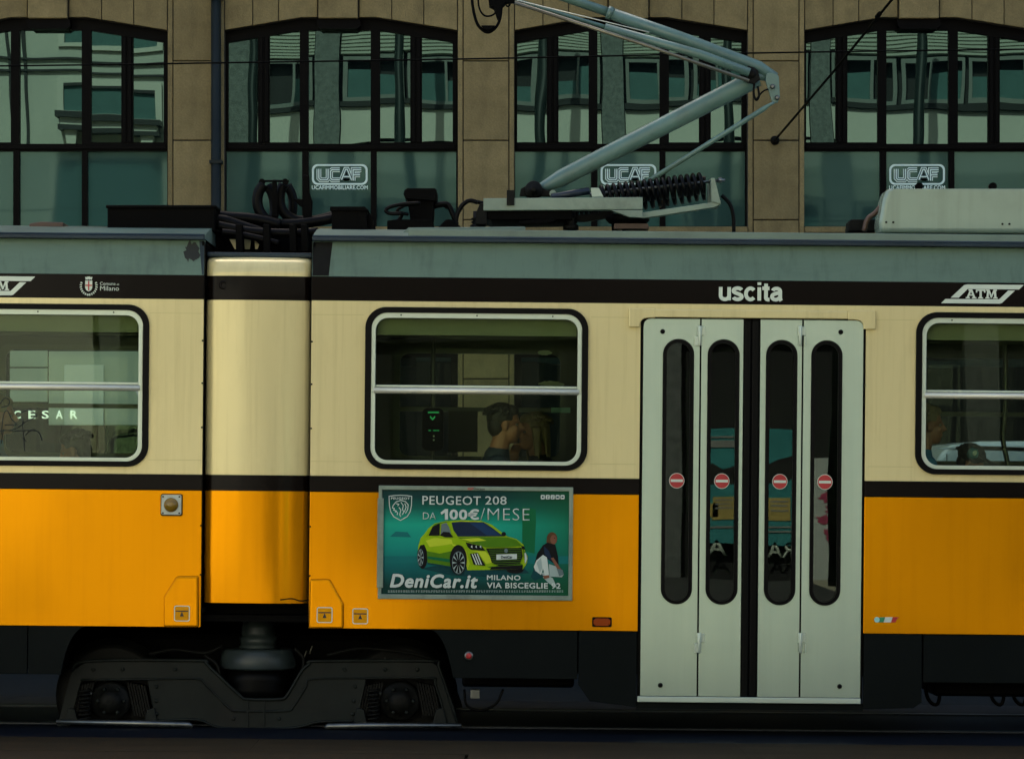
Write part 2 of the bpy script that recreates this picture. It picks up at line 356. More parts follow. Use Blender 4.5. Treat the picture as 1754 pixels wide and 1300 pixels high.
glass('mirror_pane', 0.26, base=(0.002, 0.005, 0.005), gloss=(0.165, 0.28, 0.24), wave=0.0017, wscale=1.1)
glass('frosted_pane', 0.08, rough=0.025, base=(0.027, 0.062, 0.050), gloss=(0.22, 0.38, 0.33), wave=0.0016, wscale=1.3)
glass('shop_pane', 0.05, base=(0.006, 0.008, 0.008), gloss=(0.7, 0.9, 0.8), wave=0.003, wscale=1.2)
KS = list(range(-1, 5))
office = empty('office_building', (0, BY, 0))
tag(office, 'beige stone office building with dark arched windows behind the tram', 'building')
def ox(k): return bx(287 + 497 * k) - OPW            # left edge of opening k
def arch(u):                                          # stone soffit row (photo rows) along the opening, u in rows-units from its left edge
    if u < 132: return 52 - 22 * u / 132
    if u < 262: return 30
    return 30 + 22 * (u - 262) / 138
def az(u): return bz(arch(u))
SILL = bz(388)
arch_us = [0, 132, 262, 400]
def opening(k):
    x0 = ox(k); return [(x0, SILL), (x0 + OPW, SILL)] + [(x0 + u / BS, az(u)) for u in reversed(arch_us)]
def shop_opening(k): x0 = ox(k); return rect(x0 + 0.002, x0 + OPW - 0.002, 0.25, 3.5)
core = MB(); core.prism([rect(-26, 26, -0.8, 6.75)] + [opening(k) for k in KS] + [shop_opening(k) for k in KS], 0.034, 0.5)
core.build('wall_core', 'mortar_dark', office)
back = MB(); back.box(-26, 26, 0.52, 9.0, -0.8, 6.75); back.build('rooms_behind', 'mortar_dark', office)
up = MB(); up.box(-26, 26, 0.0, 9.0, 6.95, 21.0); up.build('upper_wall', 'travertine', office)
tw = MB(); tw.box(2.5, 26, 0.2, 9.0, 21.0, 36.0); tw.build('upper_storeys', 'travertine', office)  # unseen block added to shade the right of the near street
co = MB(); co.box(-26.1, 26.1, -0.12, 0.5, 6.755, 6.945); co.build('cornice', 'travertine', office, bevel=0.02)
side = MB(); side.box(-26, ox(-1) - 0.56, 0, 0.03, -0.8, 6.75); side.build('plain_cladding', 'travertine', office)
side = MB(); side.box(ox(4) + OPW + 0.56, 26, 0, 0.03, -0.8, 6.75); side.build('plain_cladding', 'travertine', office)
# pier slabs, jamb strips
rows = [-31 + 136 * i for i in range(10)]
slab_me = MB().box(0.058, 0.554 - 0.058, -0.0, 0.032, 0, 136 / BS - 0.012).mesh('stone_slab', 'travertine')
strip_me = MB().box(0.0, 0.046, 0.004, 0.032, -0.8, 6.75).mesh('jamb_strip', 'travertine')
top_me = MB().box(0.058, 0.554 - 0.058, -0.0, 0.032, bz(-31) + 0.012, 6.75).mesh('stone_slab', 'travertine')
def place(name, me, x, z=0.0, y=0.0, parent=office, bev=0.004):
    o = bpy.data.objects.new(name, me); COL.objects.link(o); o.parent = parent; o.location = (x, y, z)
    if bev:
        b = o.modifiers.new('bevel', 'BEVEL'); b.width = bev; b.segments = 1; b.limit_method = 'ANGLE'
    return o
for k in KS[:-1] + [KS[-1]]:
    xp = ox(k) + OPW
    place('jamb_strip', strip_me, xp + 0.002); place('jamb_strip', strip_me, xp + 0.554 - 0.048)
    place('stone_slab', top_me, xp)
    for i, rw in enumerate(rows[:-1]):
        place('stone_slab', slab_me, xp, bz(rows[i + 1]) + 0.006, y=random.uniform(-0.004, 0.003))
# arch slabs over each opening, key stone
cuts = [0.5, 49, 93, 160]
for k in KS:
    x0 = ox(k)
    rc = [231, 287, 342, 399.5]; edges = list(zip(cuts, cuts[1:])) + list(zip(rc, rc[1:]))
    for a, b in edges:
        us = [a] + [u for u in (132, 262) if a < u < b] + [b]
        low = [(x0 + u / BS, az(u)) for u in us]; low[0] = (low[0][0] + 0.004, low[0][1]); low[-1] = (low[-1][0] - 0.004, low[-1][1])
        s_ = MB(); s_.prism(low + [(low[-1][0], 6.75), (low[0][0], 6.75)], 0.0, 0.032)
        s_.build('stone_slab', 'travertine', office, bevel=0.004, seg=1)
    s_ = MB(); s_.box(x0 + 162 / BS, x0 + 229 / BS, -0.06, 0.033, bz(33), 6.75); s_.build('key_stone', 'travertine', office, bevel=0.006, seg=1)
    s_ = MB(); s_.prism([(x0 + 158 / BS, bz(33.2)), (x0 + 232 / BS, bz(33.2)), (x0 + 234 / BS, bz(45)), (x0 + 226 / BS, bz(50)), (x0 + 166 / BS, bz(50)), (x0 + 160 / BS, bz(45))], 0.0, 0.15)
    s_.build('key_bracket', 'window_steel', office)  # dark block under the key stone
    s_ = MB(); s_.box(x0 + 0.003, x0 + OPW - 0.003, -0.02, 0.2, SILL - 0.06, SILL - 0.004); s_.build('window_sill', 'travertine', office, bevel=0.005, seg=1)
    s_ = MB(); s_.box(x0 + 0.003, x0 + OPW - 0.003, 0.0, 0.033, 3.503, SILL - 0.064); s_.build('lintel_slab', 'travertine', office, bevel=0.005, seg=1)
# the arched window: steel frame, eight panes
def tops(u): return bz(arch(u) + 19)
upper_px = [(5, 56), (76, 128), (143, 250), (266, 318), (338, 391)]
lower_px = [(1.5, 132), (143, 250), (260, 397)]
def pane_loop(a, b, kind):
    if kind == 'lower': return rect(a / BS, b / BS, bz(386), bz(257))
    us = [a] + [u for u in (132, 262) if a < u < b] + [b]
    bot = 242 if (b - a) < 100 else 244.5
    return [(a / BS, bz(bot)), (b / BS, bz(bot))] + [(u / BS, tops(u)) for u in reversed(us)]
def arched_window(k):
    fr = MB(); loops = [[(0.002, SILL + 0.002), (OPW - 0.002, SILL + 0.002)] + [((min(max(u, 0.4), 399.6)) / BS, az(u) - 0.002) for u in reversed(arch_us)]]
    loops += [pane_loop(a, b, 'upper') for a, b in upper_px] + [pane_loop(a, b, 'lower') for a, b in lower_px]
    fr.prism(loops, 0.13, 0.22)
    w = fr.build('window', 'window_steel', office, loc=(ox(k), 0, 0), bevel=0.004, seg=1)
    for m0, m1 in ((56, 76), (318, 338)):              # casement edges between the narrow lights
        c = MB(); c.box((m0 + 2) / BS, (m0 + 8.5) / BS, 0.112, 0.1305, bz(242), tops(m0 + 4) - 0.01); c.box((m0 + 11.5) / BS, (m0 + 18) / BS, 0.112, 0.1305, bz(242), tops(m0 + 14) - 0.01)
        c.build('casement_frame', 'window_steel', w, bevel=0.003, seg=1)
    t = MB(); t.box(4 / BS, 396 / BS, 0.105, 0.1285, bz(254), bz(246)); t.build('transom', 'window_steel', w, bevel=0.003, seg=1)
    return w
def pane_objs(w):
    for kind, spans in (('upper', upper_px), ('lower', lower_px)):
        for a, b in spans:
            lp = pane_loop(a, b, kind); cx = sum(p[0] for p in lp) / len(lp); cz = sum(p[1] for p in lp) / len(lp)
            p = MB(); p.prism([(x - cx + (0.008 if x > cx else -0.008), z - cz + (0.008 if z > cz else -0.008)) for x, z in lp], -0.004, 0.004)
            o = p.build('pane', 'mirror_pane' if kind == 'upper' else 'frosted_pane', w, loc=(cx, 0.175, cz))
            o.rotation_euler = (R(random.uniform(-0.06, 0.06)), 0, R(random.uniform(-0.16, 0.16)))
w0 = arched_window(KS[0]); wins = {KS[0]: w0}
for k in KS[1:]:
    c = w0.copy(); COL.objects.link(c); c.location = (ox(k), 0, 0); wins[k] = c
    for ch in w0.children: d = ch.copy(); COL.objects.link(d); d.parent = c
for k in KS: pane_objs(wins[k])
def ucaf(k):
    w = wins[k]; y = 0.165
    cx = (143 + 250) / 2 / BS; X = lambda p: cx + p / BS; Z = lambda p: bz(p)
    m = MB(); m.prism([rr(X(-48), X(48), Z(314.5), Z(279), 0.055), rr(X(-44.5), X(44.5), Z(311.5), Z(282), 0.045)], y, y + 0.002)
    m.build('logo_border', 'sticker_white', w)
    u_ = [[(-36, 287), (-36, 303), (-33, 306), (-22, 306), (-20, 303), (-20, 287)], [(0, 288.5), (-13, 288.5), (-16, 291), (-16, 303), (-13, 306), (0, 306)], [(3, 306), (10, 288), (13, 288), (20, 306)], [(6.5, 300.5), (16.5, 300.5)], [(23, 307.5), (23, 288.5), (37, 288.5)], [(23, 297.5), (35, 297.5)]]
    for lay, wd, mt in ((0, 8.2, 'sticker_white'), (1, 5.2, 'film_teal'), (2, 1.9, 'sticker_white')):
        m = MB()
        for i, st in enumerate(u_): ribbon(m, [(X(a), Z(b)) for a, b in st], wd / BS, y - 0.0035 * lay, i, y - 0.0035 * lay + 0.002)
        m.build('logo_letters', mt, w)
    lettering('UCAFIMMOBILIARE.COM', X(-48), X(48), Z(322.3), Z(315.8), y, 'sticker_white', w, heavy=0.035, space=1.05, thick=0.0005)
for k in (1, 2, 3): ucaf(k)
# shop fronts on the ground floor, seen through the tram
pm('white_board', (0.40, 0.47, 0.36), rough=0.6, var=0.06)
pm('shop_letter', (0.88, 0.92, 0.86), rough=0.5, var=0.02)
MATS['shop_letter'].node_tree.nodes['Principled BSDF'].inputs['Emission Color'].default_value = (0.85, 1.0, 0.92, 1); MATS['shop_letter'].node_tree.nodes['Principled BSDF'].inputs['Emission Strength'].default_value = 0.22  # faint glow added to brighten the letters, no known lit sign
pm('brown_door', (0.07, 0.035, 0.018), rough=0.5)
for k in KS:
    x0 = ox(k)
    fr = MB(); mid = x0 + OPW * 0.52
    fr.prism([rect(x0 + 0.004, x0 + OPW - 0.004, 0.252, 3.498), rect(x0 + 0.07, mid - 0.03, 0.33, 2.72), rect(mid + 0.03, x0 + OPW - 0.07, 0.33, 2.72),
              rect(x0 + 0.07, mid - 0.03, 2.80, 3.43), rect(mid + 0.03, x0 + OPW - 0.07, 2.80, 3.43)], 0.14, 0.22)
    sw = fr.build('shop_window', 'window_steel', office, bevel=0.004, seg=1)
    for a, b, c, d in ((x0 + 0.065, mid - 0.025, 0.32, 2.73), (mid + 0.025, x0 + OPW - 0.065, 0.32, 2.73), (x0 + 0.065, mid - 0.025, 2.79, 3.44), (mid + 0.025, x0 + OPW - 0.065, 2.79, 3.44)):
        p = MB(); p.box(a, b, 0.178, 0.186, c, d); p.build('pane', 'shop_pane', sw)
    if k == 0:
        for i in range(3):
            q = MB(); q.box(bx(14), bx(79), 0.10, 0.125, bz(629 + 30 * i) + 0.006, bz(600 + 30 * i)); q.build('white_board', 'white_board', sw, bevel=0.003, seg=1)
        q = MB(); q.box(bx(81), bx(242), 0.09, 0.12, bz(728), bz(601)); q.build('white_board', 'white_board', sw, bevel=0.004, seg=1)
        q = MB(); q.box(bx(108), bx(176), 0.07, 0.089, bz(728), bz(625)); q.build('white_board', 'white_vinyl', sw, bevel=0.004, seg=1)
        q = MB(); q.box(bx(136), bx(178), 0.09, 0.12, 0.34, bz(700)); q.build('brown_panel', 'brown_door', sw, bevel=0.004, seg=1)
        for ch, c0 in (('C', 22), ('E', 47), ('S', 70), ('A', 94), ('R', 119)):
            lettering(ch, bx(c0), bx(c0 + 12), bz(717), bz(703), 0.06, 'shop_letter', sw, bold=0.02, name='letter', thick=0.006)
# downpipe
dp = MB(); xx = bx(371.5); dp.tube([(xx, -0.09, -0.3), (xx, -0.09, 6.7)], 0.05, 14)
for zz in (1.2, 2.9, 4.6, 6.2): dp.box(xx - 0.062, xx + 0.062, -0.145, 0.0, zz, zz + 0.03)
dp.build('downpipe', 'downpipe_paint', office)
# span wire and its wall anchor
ax_, az_ = bx(1327), bz(241)
an = MB(); an.lathe((ax_, BY, az_), [(0.045, -0.002), (0.045, -0.02), (0.03, -0.03), (0.018, -0.06), (0.018, -0.11)], 16, 'y')
sp = empty('span_wire', (0, 0, 0)); tag(sp, 'slanting black wire tied to a round anchor on the stone pier', 'wire')
an.build('wall_anchor', 'dark_steel', sp)
x2, z2 = W(1500, 60, 8.0); x3, z3 = W(1560, -40, 5.4)
def cable(name, pts, r, mat, parent=None): m = MB(); m.tube(pts, r, 8); return m.build(name, mat, parent)
p0 = Vector((ax_, BY - 0.1, az_)); p1 = Vector((x3, 5.4, z3)); mid = Vector((W(1443, 108, 8.4)[0], 8.4, W(1443, 113, 8.4)[1]))
cable('wire', [p0, p0.lerp(p1, 0.5) + Vector((0, 0, -0.02)), p1, p1 + (p1 - p0) * 1.5], 0.011, 'black_equipment', sp)
i_ = MB(); q0 = p0.lerp(p1, 0.80); i_.tube([q0 - (p1 - p0).normalized() * 0.06, q0 + (p1 - p0).normalized() * 0.06], 0.02, 10); i_.build('insulator', 'black_equipment', sp)
wy = 4.0
pts = [Vector((W(px, py, wy)[0], wy, W(px, py, wy)[1])) for px, py in ((-900, 122), (0, 113.5), (390, 108), (800, 101.5), (1290, 91.5), (1754, 85), (2600, 76))]
tag(cable('feeder_wire', spline(pts, 8), 0.0062, 'black_equipment'), 'thin black wire running level across the whole facade', 'wire')
cw = MB(); cw.tube([(-40, 1.17, 5.02), (40, 1.17, 5.02)], 0.006, 8)
tag(slope(cw.build('contact_wire', 'copper_rod')), 'copper contact wire above the pantograph', 'wire')

# ------------------------------------------------------------------ the buildings across the street, seen in the panes
OY, OS = -30.0, FPX / 74.0
def qx(px): return (px - 877) / OS
def qz(py): return 1.6 + (HOR - py) / OS
for X0_, X1_ in ((-5.7, -4.5), (-3.3, -2.5), (1.1, 1.9), (5.2, 5.9)): SHUT = globals().setdefault('SHUT', []); SHUT.append((X0_, X1_))
pm('render_white', (0.55, 0.53, 0.46), rough=0.8, var=0.06, vscale=0.6)
pm('render_pale', (0.46, 0.46, 0.40), rough=0.85, var=0.06, vscale=0.5)
pm('grooved_panel', (0.42, 0.43, 0.36), rough=0.8, var=0.08)
pm('grey_granite', (0.14, 0.15, 0.14), rough=0.8, var=0.35, vscale=9, bump=0.4, bscale=30)
pm('shade_dark', (0.015, 0.015, 0.014), rough=0.6)
pm('blind_teal', (0.055, 0.13, 0.125), rough=0.6)
pm('frame_pale', (0.20, 0.21, 0.19), rough=0.5)
pm('iron_dark', (0.02, 0.02, 0.02), rough=0.6)
opp = empty('modern_block', (0, OY, 0)); tag(opp, 'sunlit modern block across the street, mirrored in the office panes', 'building')
m = MB(); m.box(-6.3, 34, -8, -0.25, -0.8, 19); m.build('wall', 'shade_dark', opp)
XP = [-6.03, -4.0, 2.3, 7.2, 13.2, 19.2, 25.2, 31.2]
for x in XP:
    m = MB(); m.box(x - 0.27, x + 0.27, -0.25, 0.12, -0.5, 18.5); m.build('pilaster', 'grey_granite', opp)
m = MB(); m.box(-6.3, 34, -0.26, 0.3, 18.5, 19.4); m.build('parapet', 'render_white', opp)
for a, b in zip(XP, XP[1:]):
    x0, x1 = a + 0.29, b - 0.29
    for zb in (6.78, 10.08, 13.38):
        m = MB(); m.box(x0, x1, -0.25, 0.02, zb - 1.03, zb - 0.2); m.build('spandrel', 'render_white', opp)
        m = MB(); m.box(x0, x1, -0.25, 0.10, zb - 0.19, zb - 0.07); m.build('sill_ledge', 'shade_dark', opp)
        m = MB(); m.box(x0, x1, -0.25, -0.02, zb - 1.62, zb - 1.10); m.build('spandrel', 'render_pale', opp)
        m = MB()
        for i in range(9): m.prism([(x0, zb + 1.02 + i * 0.075), (x1, zb + 1.02 + i * 0.075), (x1, zb + 1.068 + i * 0.075), (x0, zb + 1.068 + i * 0.075)], 0.0, -0.2)
        m.box(x0, x1, -0.22, -0.03, zb + 1.0, zb + 1.68); m.build('grooved_band', 'grooved_panel', opp)
        n = max(1, round((x1 - x0) / 1.45)); wd = (x1 - x0) / n
        for i in range(n):
            wx = x0 + i * wd
            f = MB(); f.prism([rect(wx + 0.05, wx + wd - 0.05, zb - 0.05, zb + 0.96), rect(wx + 0.13, wx + wd * 0.5 - 0.03, zb + 0.04, zb + 0.88), rect(wx + wd * 0.5 + 0.03, wx + wd - 0.13, zb + 0.04, zb + 0.88)], -0.08, -0.02)
            fo = f.build('window', 'frame_pale', opp)
            for a_, b_ in ((wx + 0.12, wx + wd * 0.5 - 0.02), (wx + wd * 0.5 + 0.02, wx + wd - 0.12)):
                h = random.choice((0.0, 0.45, 0.6, 0.6, 0.3))
                if h < 0.84:
                    p = MB(); p.box(a_, b_, -0.12, -0.06, zb + 0.03 + 0, zb + 0.03 + h + 0.02); p.build('blind', 'blind_teal', fo)
# ground floor shop front of the modern block, mirrored in the tram doors
sx = lambda px: (px - 877) / 112.0
sz = lambda py: 1.6 + (HOR - py) / 112.0
pm('shop_pale', (0.55, 0.60, 0.54), rough=0.6); pm('shop_pink', (0.42, 0.06, 0.12), rough=0.5); pm('shop_teal', (0.05, 0.30, 0.30), rough=0.5); pm('shop_yellow', (0.55, 0.42, 0.12), rough=0.5); pm('shop_grey', (0.30, 0.31, 0.28), rough=0.6)
m = MB(); m.box(-6.3, 34, -0.25, -0.1, 3.6, 4.9); m.build('shop_fascia', 'shade_dark', opp)
m = MB(); m.box(sx(1206), sx(1366), -0.1, -0.05, sz(935), sz(735)); po = m.build('shop_poster', 'shop_teal', opp)
for a, b, c, d in ((1222, 1262, 893, 848), (1316, 1352, 893, 850), (1216, 1232, 888, 860)):
    m = MB(); m.box(sx(a), sx(b), -0.049, -0.04, sz(c), sz(d)); m.build('notice', 'shop_yellow', po)
m = MB(); m.prism([(sx(1206), sz(826)), (sx(1206), sz(800)), (sx(1222), sz(794)), (sx(1240), sz(803)), (sx(1262), sz(796)), (sx(1310), sz(802)), (sx(1330), sz(790)), (sx(1350), sz(783)), (sx(1366), sz(775)), (sx(1366), sz(812)), (sx(1340), sz(824))], -0.049, -0.045); m.build('dark_print', 'shade_dark', po)
for a, b, c, d in ((1226, 1258, 856, 853), (1226, 1254, 864, 861), (1226, 1258, 872, 869), (1320, 1348, 858, 855), (1320, 1346, 866, 863), (1320, 1348, 876, 873), (1208, 1260, 908, 905), (1312, 1362, 906, 903), (1312, 1356, 914, 911), (1210, 1262, 752, 749), (1214, 1262, 768, 756)):
    m = MB(); m.box(sx(a), sx(b), -0.039, -0.036, sz(c), sz(d)); m.build('print_line', 'shop_grey', po)
def mirror_letter(ch, a, b, c, d):                     # faces the street, so the tram glass shows it reversed
    o = lettering(ch, -sx(b), -sx(a), sz(d), sz(c), 0.05, 'white_vinyl', po, bold=0.01, name='letter', thick=0.01)
    o.rotation_euler = (0, 0, math.pi)
mirror_letter('A', 1216, 1246, 930, 953); mirror_letter('RA', 1312, 1358, 930, 953)
m = MB(); m.box(sx(1384), sx(1440), -0.1, -0.04, sz(1010), sz(785)); sp_o = m.build('shop_panel', 'shop_pale', opp)
for k_, (cx_, cy_, w_, h_) in enumerate(((1418, 850, 12, 8), (1426, 872, 9, 12), (1414, 890, 13, 7), (1424, 915, 10, 14))):
    m = MB(); m.prism([(sx(cx_ + w_ * (1 + 0.5 * math.sin(i * 2.3 + k_)) * math.cos(i * 0.45)), sz(cy_ + h_ * (1 + 0.4 * math.cos(i * 1.7)) * math.sin(i * 0.45))) for i in range(14)], -0.039 + 0.003 * k_, -0.034 + 0.003 * k_); m.build('pink_print', 'shop_pink', sp_o)
for a_, b_ in SHUT:
    m = MB(); m.box(a_, b_, -0.24, -0.06, -0.3, 2.9); m.build('shop_shutter', 'render_white', opp)  # pale panels added to give soft highlights on the orange side
# older pale house on the left
oh = empty('pale_house', (0, OY, 0)); tag(oh, 'sunlit pale plaster house across the street, mirrored in the left panes', 'building')
m = MB(); m.box(-34, -6.42, -8, -0.02, -0.8, 17.5); m.build('wall', 'render_pale', oh)
m = MB(); m.box(-34, -6.4, -0.1, 0.5, 17.5, 18.0); m.build('cornice', 'render_white', oh)
for zc in (10.62, 10.92): m = MB(); m.box(-34, -6.42, -0.02, 0.06, zc, zc + 0.05); m.build('string_course', 'iron_dark', oh)
for xw in (-9.2, -13.6, -18.0, -22.4):
    for z0, z1, mat_ in ((6.6, 8.72, 'blind_teal'), (9.72, 10.34, 'blind_teal'), (11.35, 13.2, 'blind_teal')):
        f = MB(); f.prism([rect(xw - 1.25, xw + 1.25, z0 - 0.1, z1 + 0.14), rect(xw - 1.1, xw + 1.1, z0, z1)], 0.05, -0.02); fo = f.build('window', 'render_white', oh)
        p = MB(); p.box(xw - 1.09, xw + 1.09, -0.018, 0.004, z0, z1); p.build('pane', mat_, fo)
        p = MB(); p.box(xw - 1.1, xw + 1.1, 0.004, 0.06, z1 - 0.06, z1); p.build('lintel', 'iron_dark', fo)
    b = MB(); b.box(xw - 1.25, xw + 1.25, 0, 0.55, 9.52, 9.66); b.box(xw - 1.2, xw + 1.2, 0.0, 0.5, 9.25, 9.36); b.box(xw - 1.15, xw + 1.15, 0.02, 0.45, 9.36, 9.52, 1)
    bo = b.build('balcony_ledge', ['iron_dark', 'render_white'], oh)
    for s_ in (-1, 1):
        p = MB(); p.prism([(0, 8.95), (0.24, 8.95), (0.28, 9.25), (-0.04, 9.25)], 0.0, 0.4); q = p.build('bracket', 'render_white', bo, loc=(xw + s_ * 0.9 - 0.12, 0, 0))
m = MB(); m.box(-11.2, -11.14, -0.02, 0.03, 0, 17); m.build('rain_pipe', 'iron_dark', oh)
for i, x in enumerate((-2.45, 0.55, 4.75, 8.9, -5.6)):
    m = MB(); m.tube([(x, -27.5, -0.1), (x + 0.1, -27.5, 14)], [0.16, 0.10], 12)
    tag(m.build('tram_mast', 'downpipe_paint'), 'steel mast mirrored ' + ('at the right end of the arched window above the gangway', 'at the left end of the arched window behind the pantograph',
        'at the right end of the arched window behind the pantograph', 'in the middle of the arched window behind the air conditioner', 'at the left end of the arched window above the gangway')[i], 'mast', 'steel masts mirrored in the windows')

# ------------------------------------------------------------------ the tram
tram = empty('tram', (0, 0, 0), (0, TILT, 0))
tag(tram, 'cream and orange articulated tram with pantograph filling the street', 'tram')
ZG, ZB1, ZB0, ZC, ZO, ZS, ZK = 2.996, 2.780, 2.632, 1.562, 1.464, 0.630, 0.332
XL0, XL1, XR0, XR1 = -7.0, -1.911, -1.25, 7.0
DX0, DX1, DZ0, DZ1 = 0.763, 2.143, 0.19, 2.560
WW = 1.364; WZ0, WZ1 = 1.605, 2.596
WIN_L, WIN_R = [-3.605, -5.45], [-0.920, 2.448, 4.30]
def whole(x, ins=0.012): return rr(x + ins, x + WW - ins, WZ0 + ins, WZ1 - ins, 0.122)
def lx(px, py=870, y=0.0): return L(px, py, y)[0]
def lz(px, py, y=0.0): return L(px, py, y)[1]
# painted side, panel by panel
def panel(name, loops, mat, y0=0.0, y1=0.035, bevel=0.0025): return MB().prism(loops, y0, y1).build(name, mat, tram, bevel=bevel)
panel('cream_panel', [rect(XL0, XL1, ZC, ZB0)] + [whole(x) for x in WIN_L], 'cream_paint', bevel=0)
panel('cream_panel', [[(XR0, ZC), (DX0, ZC), (DX0, DZ1), (DX1, DZ1), (DX1, ZC), (XR1, ZC), (XR1, ZB0), (XR0, ZB0)]] + [whole(x) for x in WIN_R], 'cream_paint', bevel=0)
e = 0.0012
for a, b in ((XL0, XL1), (XR0, XR1)): panel('upper_stripe', rect(a, b, ZB0 + e, ZB1 - e), 'brown_stripe')
for a, b in ((XL0, XL1), (XR0, DX0), (DX1, XR1)):
    panel('lower_stripe', rect(a, b, ZO + e, ZC - e), 'brown_stripe')
    panel('orange_panel', rect(a, b, ZS, ZO - e), 'orange_paint')
def fascia(a, b):
    m = MB(); m.add([(a, 0, ZB1), (b, 0, ZB1), (b, 0.045, ZG), (a, 0.045, ZG), (a, 0.06, ZB1), (b, 0.06, ZB1), (b, 0.10, ZG), (a, 0.10, ZG)],
                    [(0, 1, 2, 3), (4, 7, 6, 5), (0, 4, 5, 1), (1, 5, 6, 2), (2, 6, 7, 3), (3, 7, 4, 0)])
    return m.build('roof_fascia', 'fascia_paint', tram)
fascia(XL0, XL1); fascia(XR0, XR1)
def on_fascia(loop, name, mat, off=0.003):
    m = MB(); m.prism(loop, 0, 0.0)
    m.v = [(x, 0.045 * (z - ZB1) / (ZG - ZB1) - off, z) for x, y, z in m.v]
    return m.build(name, mat, tram)
def blob(cx, cz, rx, rz, n=26, seed=1, rough=0.3):
    rnd = random.Random(seed); return [(cx + rx * (1 + rough * (rnd.random() - 0.5)) * math.cos(2 * math.pi * i / n), cz + rz * (1 + rough * (rnd.random() - 0.5)) * math.sin(2 * math.pi * i / n)) for i in range(n)]
sx_, sz_ = L(329, 431); on_fascia(blob(sx_, sz_, 0.045, 0.062, seed=3, rough=0.7), 'soot_patch', 'soot')
on_fascia([(XL1 - 0.035, ZG - 0.003), (XL1 - 0.002, ZG - 0.003), (XL1 - 0.002, ZB1 + 0.003), (XL1 - 0.012, ZB1 + 0.003)], 'bare_metal_patch', 'gutter_metal', 0.002)
on_fascia([(XR0 + 0.003, ZB1 + 0.003), (lx(563, 474), ZB1 + 0.003), (lx(566, 440), 2.89), (lx(569, 418), ZG - 0.003), (XR0 + 0.003, ZG - 0.003)], 'soot_patch', 'dark_steel', 0.002)
# roofs, gutters, end walls
prof = [(0.02, 3.004), (0.05, 3.022), (0.16, 3.052), (0.45, 3.098), (0.85, 3.135), (1.17, 3.146), (1.49, 3.135), (1.89, 3.098), (2.18, 3.052), (2.29, 3.022), (2.32, 3.004)]
for a, b in ((XL0, XL1), (XR0, XR1)):
    m = MB(); n = len(prof)
    m.add([(a, y, z) for y, z in prof] + [(b, y, z) for y, z in prof], [(i, i + 1, n + i + 1, n + i) for i in range(n - 1)], 0, True)
    m.add([(a, y, z) for y, z in prof], [tuple(range(n))]); m.add([(b, y, z) for y, z in prof], [tuple(range(n))])
    m.build('roof', 'roof_paint', tram)
    m = MB(); m.box(a, b, -0.006, 0.03, ZG + 0.001, ZG + 0.022); m.build('gutter', 'gutter_metal', tram, bevel=0.004)
    m = MB(); m.tube([(a, 0.034, ZG + 0.03), (b, 0.034, ZG + 0.03)], 0.009, 8); m.build('roof_edge_rail', 'gutter_metal', tram)
    for x in (a + 0.01, b - 0.01):
        m = MB(); m.prism([rect(0.0, 0.001, 0, 1)], 0, 1) if False else m.box(x - 0.006, x + 0.006, 0.036, 2.29, 0.66, 2.99); m.build('end_wall', 'black_equipment', tram)
m = MB(); m.box(lx(700, 395, 0.1), XR1, 0.05, 0.08, 3.03, lz(1100, 397, 0.08)); 
m.build('roof_upstand', 'roof_paint', tram, bevel=0.004)
pm('seam_cream', (0.40, 0.355, 0.15), rough=0.4, spec=0.3)
for a, b in ((XL1 - 0.33, XL1 - 0.004), (XR0 + 0.004, XR0 + 0.32), (0.46, DX0 - 0.02), (DX1 + 0.02, 2.44)):
    for z in (2.545, 1.648): m = MB(); m.box(a, b, -0.0006, 0.001, z, z + 0.0022); m.build('panel_seam', 'seam_cream', tram)
# edge strips and rivets where the sections meet the gangway
for x, s in ((XL1, 1), (XR0, -1)):
    m = MB(); m.box(min(x, x + s * 0.004), max(x, x + s * 0.004), 0.012, 0.05, 0.66, 2.985); m.build('edge_strip', 'rubber', tram)
    for z in (0.95, 1.25, 1.55, 1.85, 2.12, 2.38):
        m = MB(); m.lathe((x - s * 0.004, 0, z), [(0.006, 0.0), (0.006, -0.004), (0.003, -0.006)], 8, 'y'); m.build('rivet', 'rubber', tram)
# gangway between the two sections: one curved skin in its painted bands
gx = [(-1.905, 0.20), (-1.904, 0.10), (-1.898, 0.078), (-1.885, 0.060), (-1.86, 0.046), (-1.82, 0.035), (-1.76, 0.026), (-1.68, 0.020), (-1.58, 0.018), (-1.48, 0.020), (-1.40, 0.026), (-1.335, 0.035), (-1.295, 0.046), (-1.272, 0.060), (-1.260, 0.078), (-1.2565, 0.10), (-1.256, 0.20)]
gz = [(0.778, 2), (1.0, 2), (1.24, 2), (ZO, 1), (ZC, 0), (1.9, 0), (2.25, 0), (ZB0, 1), (ZB1, 0), (2.86, 0), (2.885, 0), (2.90, None)]
m = MB(); n = len(gx)
def gy(y, z): return y + (0 if z < 2.84 else 0.10 * ((z - 2.84) / 0.06) ** 2)
for j in range(len(gz) - 1):
    z0, mi = gz[j]; z1 = gz[j + 1][0]
    m.add([(x, gy(y, z0), z0) for x, y in gx] + [(x, gy(y, z1), z1) for x, y in gx], [(i, i + 1, n + i + 1, n + i) for i in range(n - 1)], mi, True)
m.build('gangway_skin', ['cream_paint', 'brown_stripe', 'orange_paint'], tram)
m = MB(); m.box(-1.905, -1.256, 0.12, 2.25, 2.901, 2.93); m.build('gangway_roof', 'gutter_metal', tram, bevel=0.008)
m = MB(); m.box(-1.905, -1.256, 0.30, 2.25, 0.70, 0.776); m.build('gangway_floor', 'black_equipment', tram)
m = MB(); m.box(-1.9, -1.262, 2.1, 2.25, 0.78, 2.9); m.build('gangway_far_skin', 'interior_panel', tram)
dx, dz = L(382, 488)
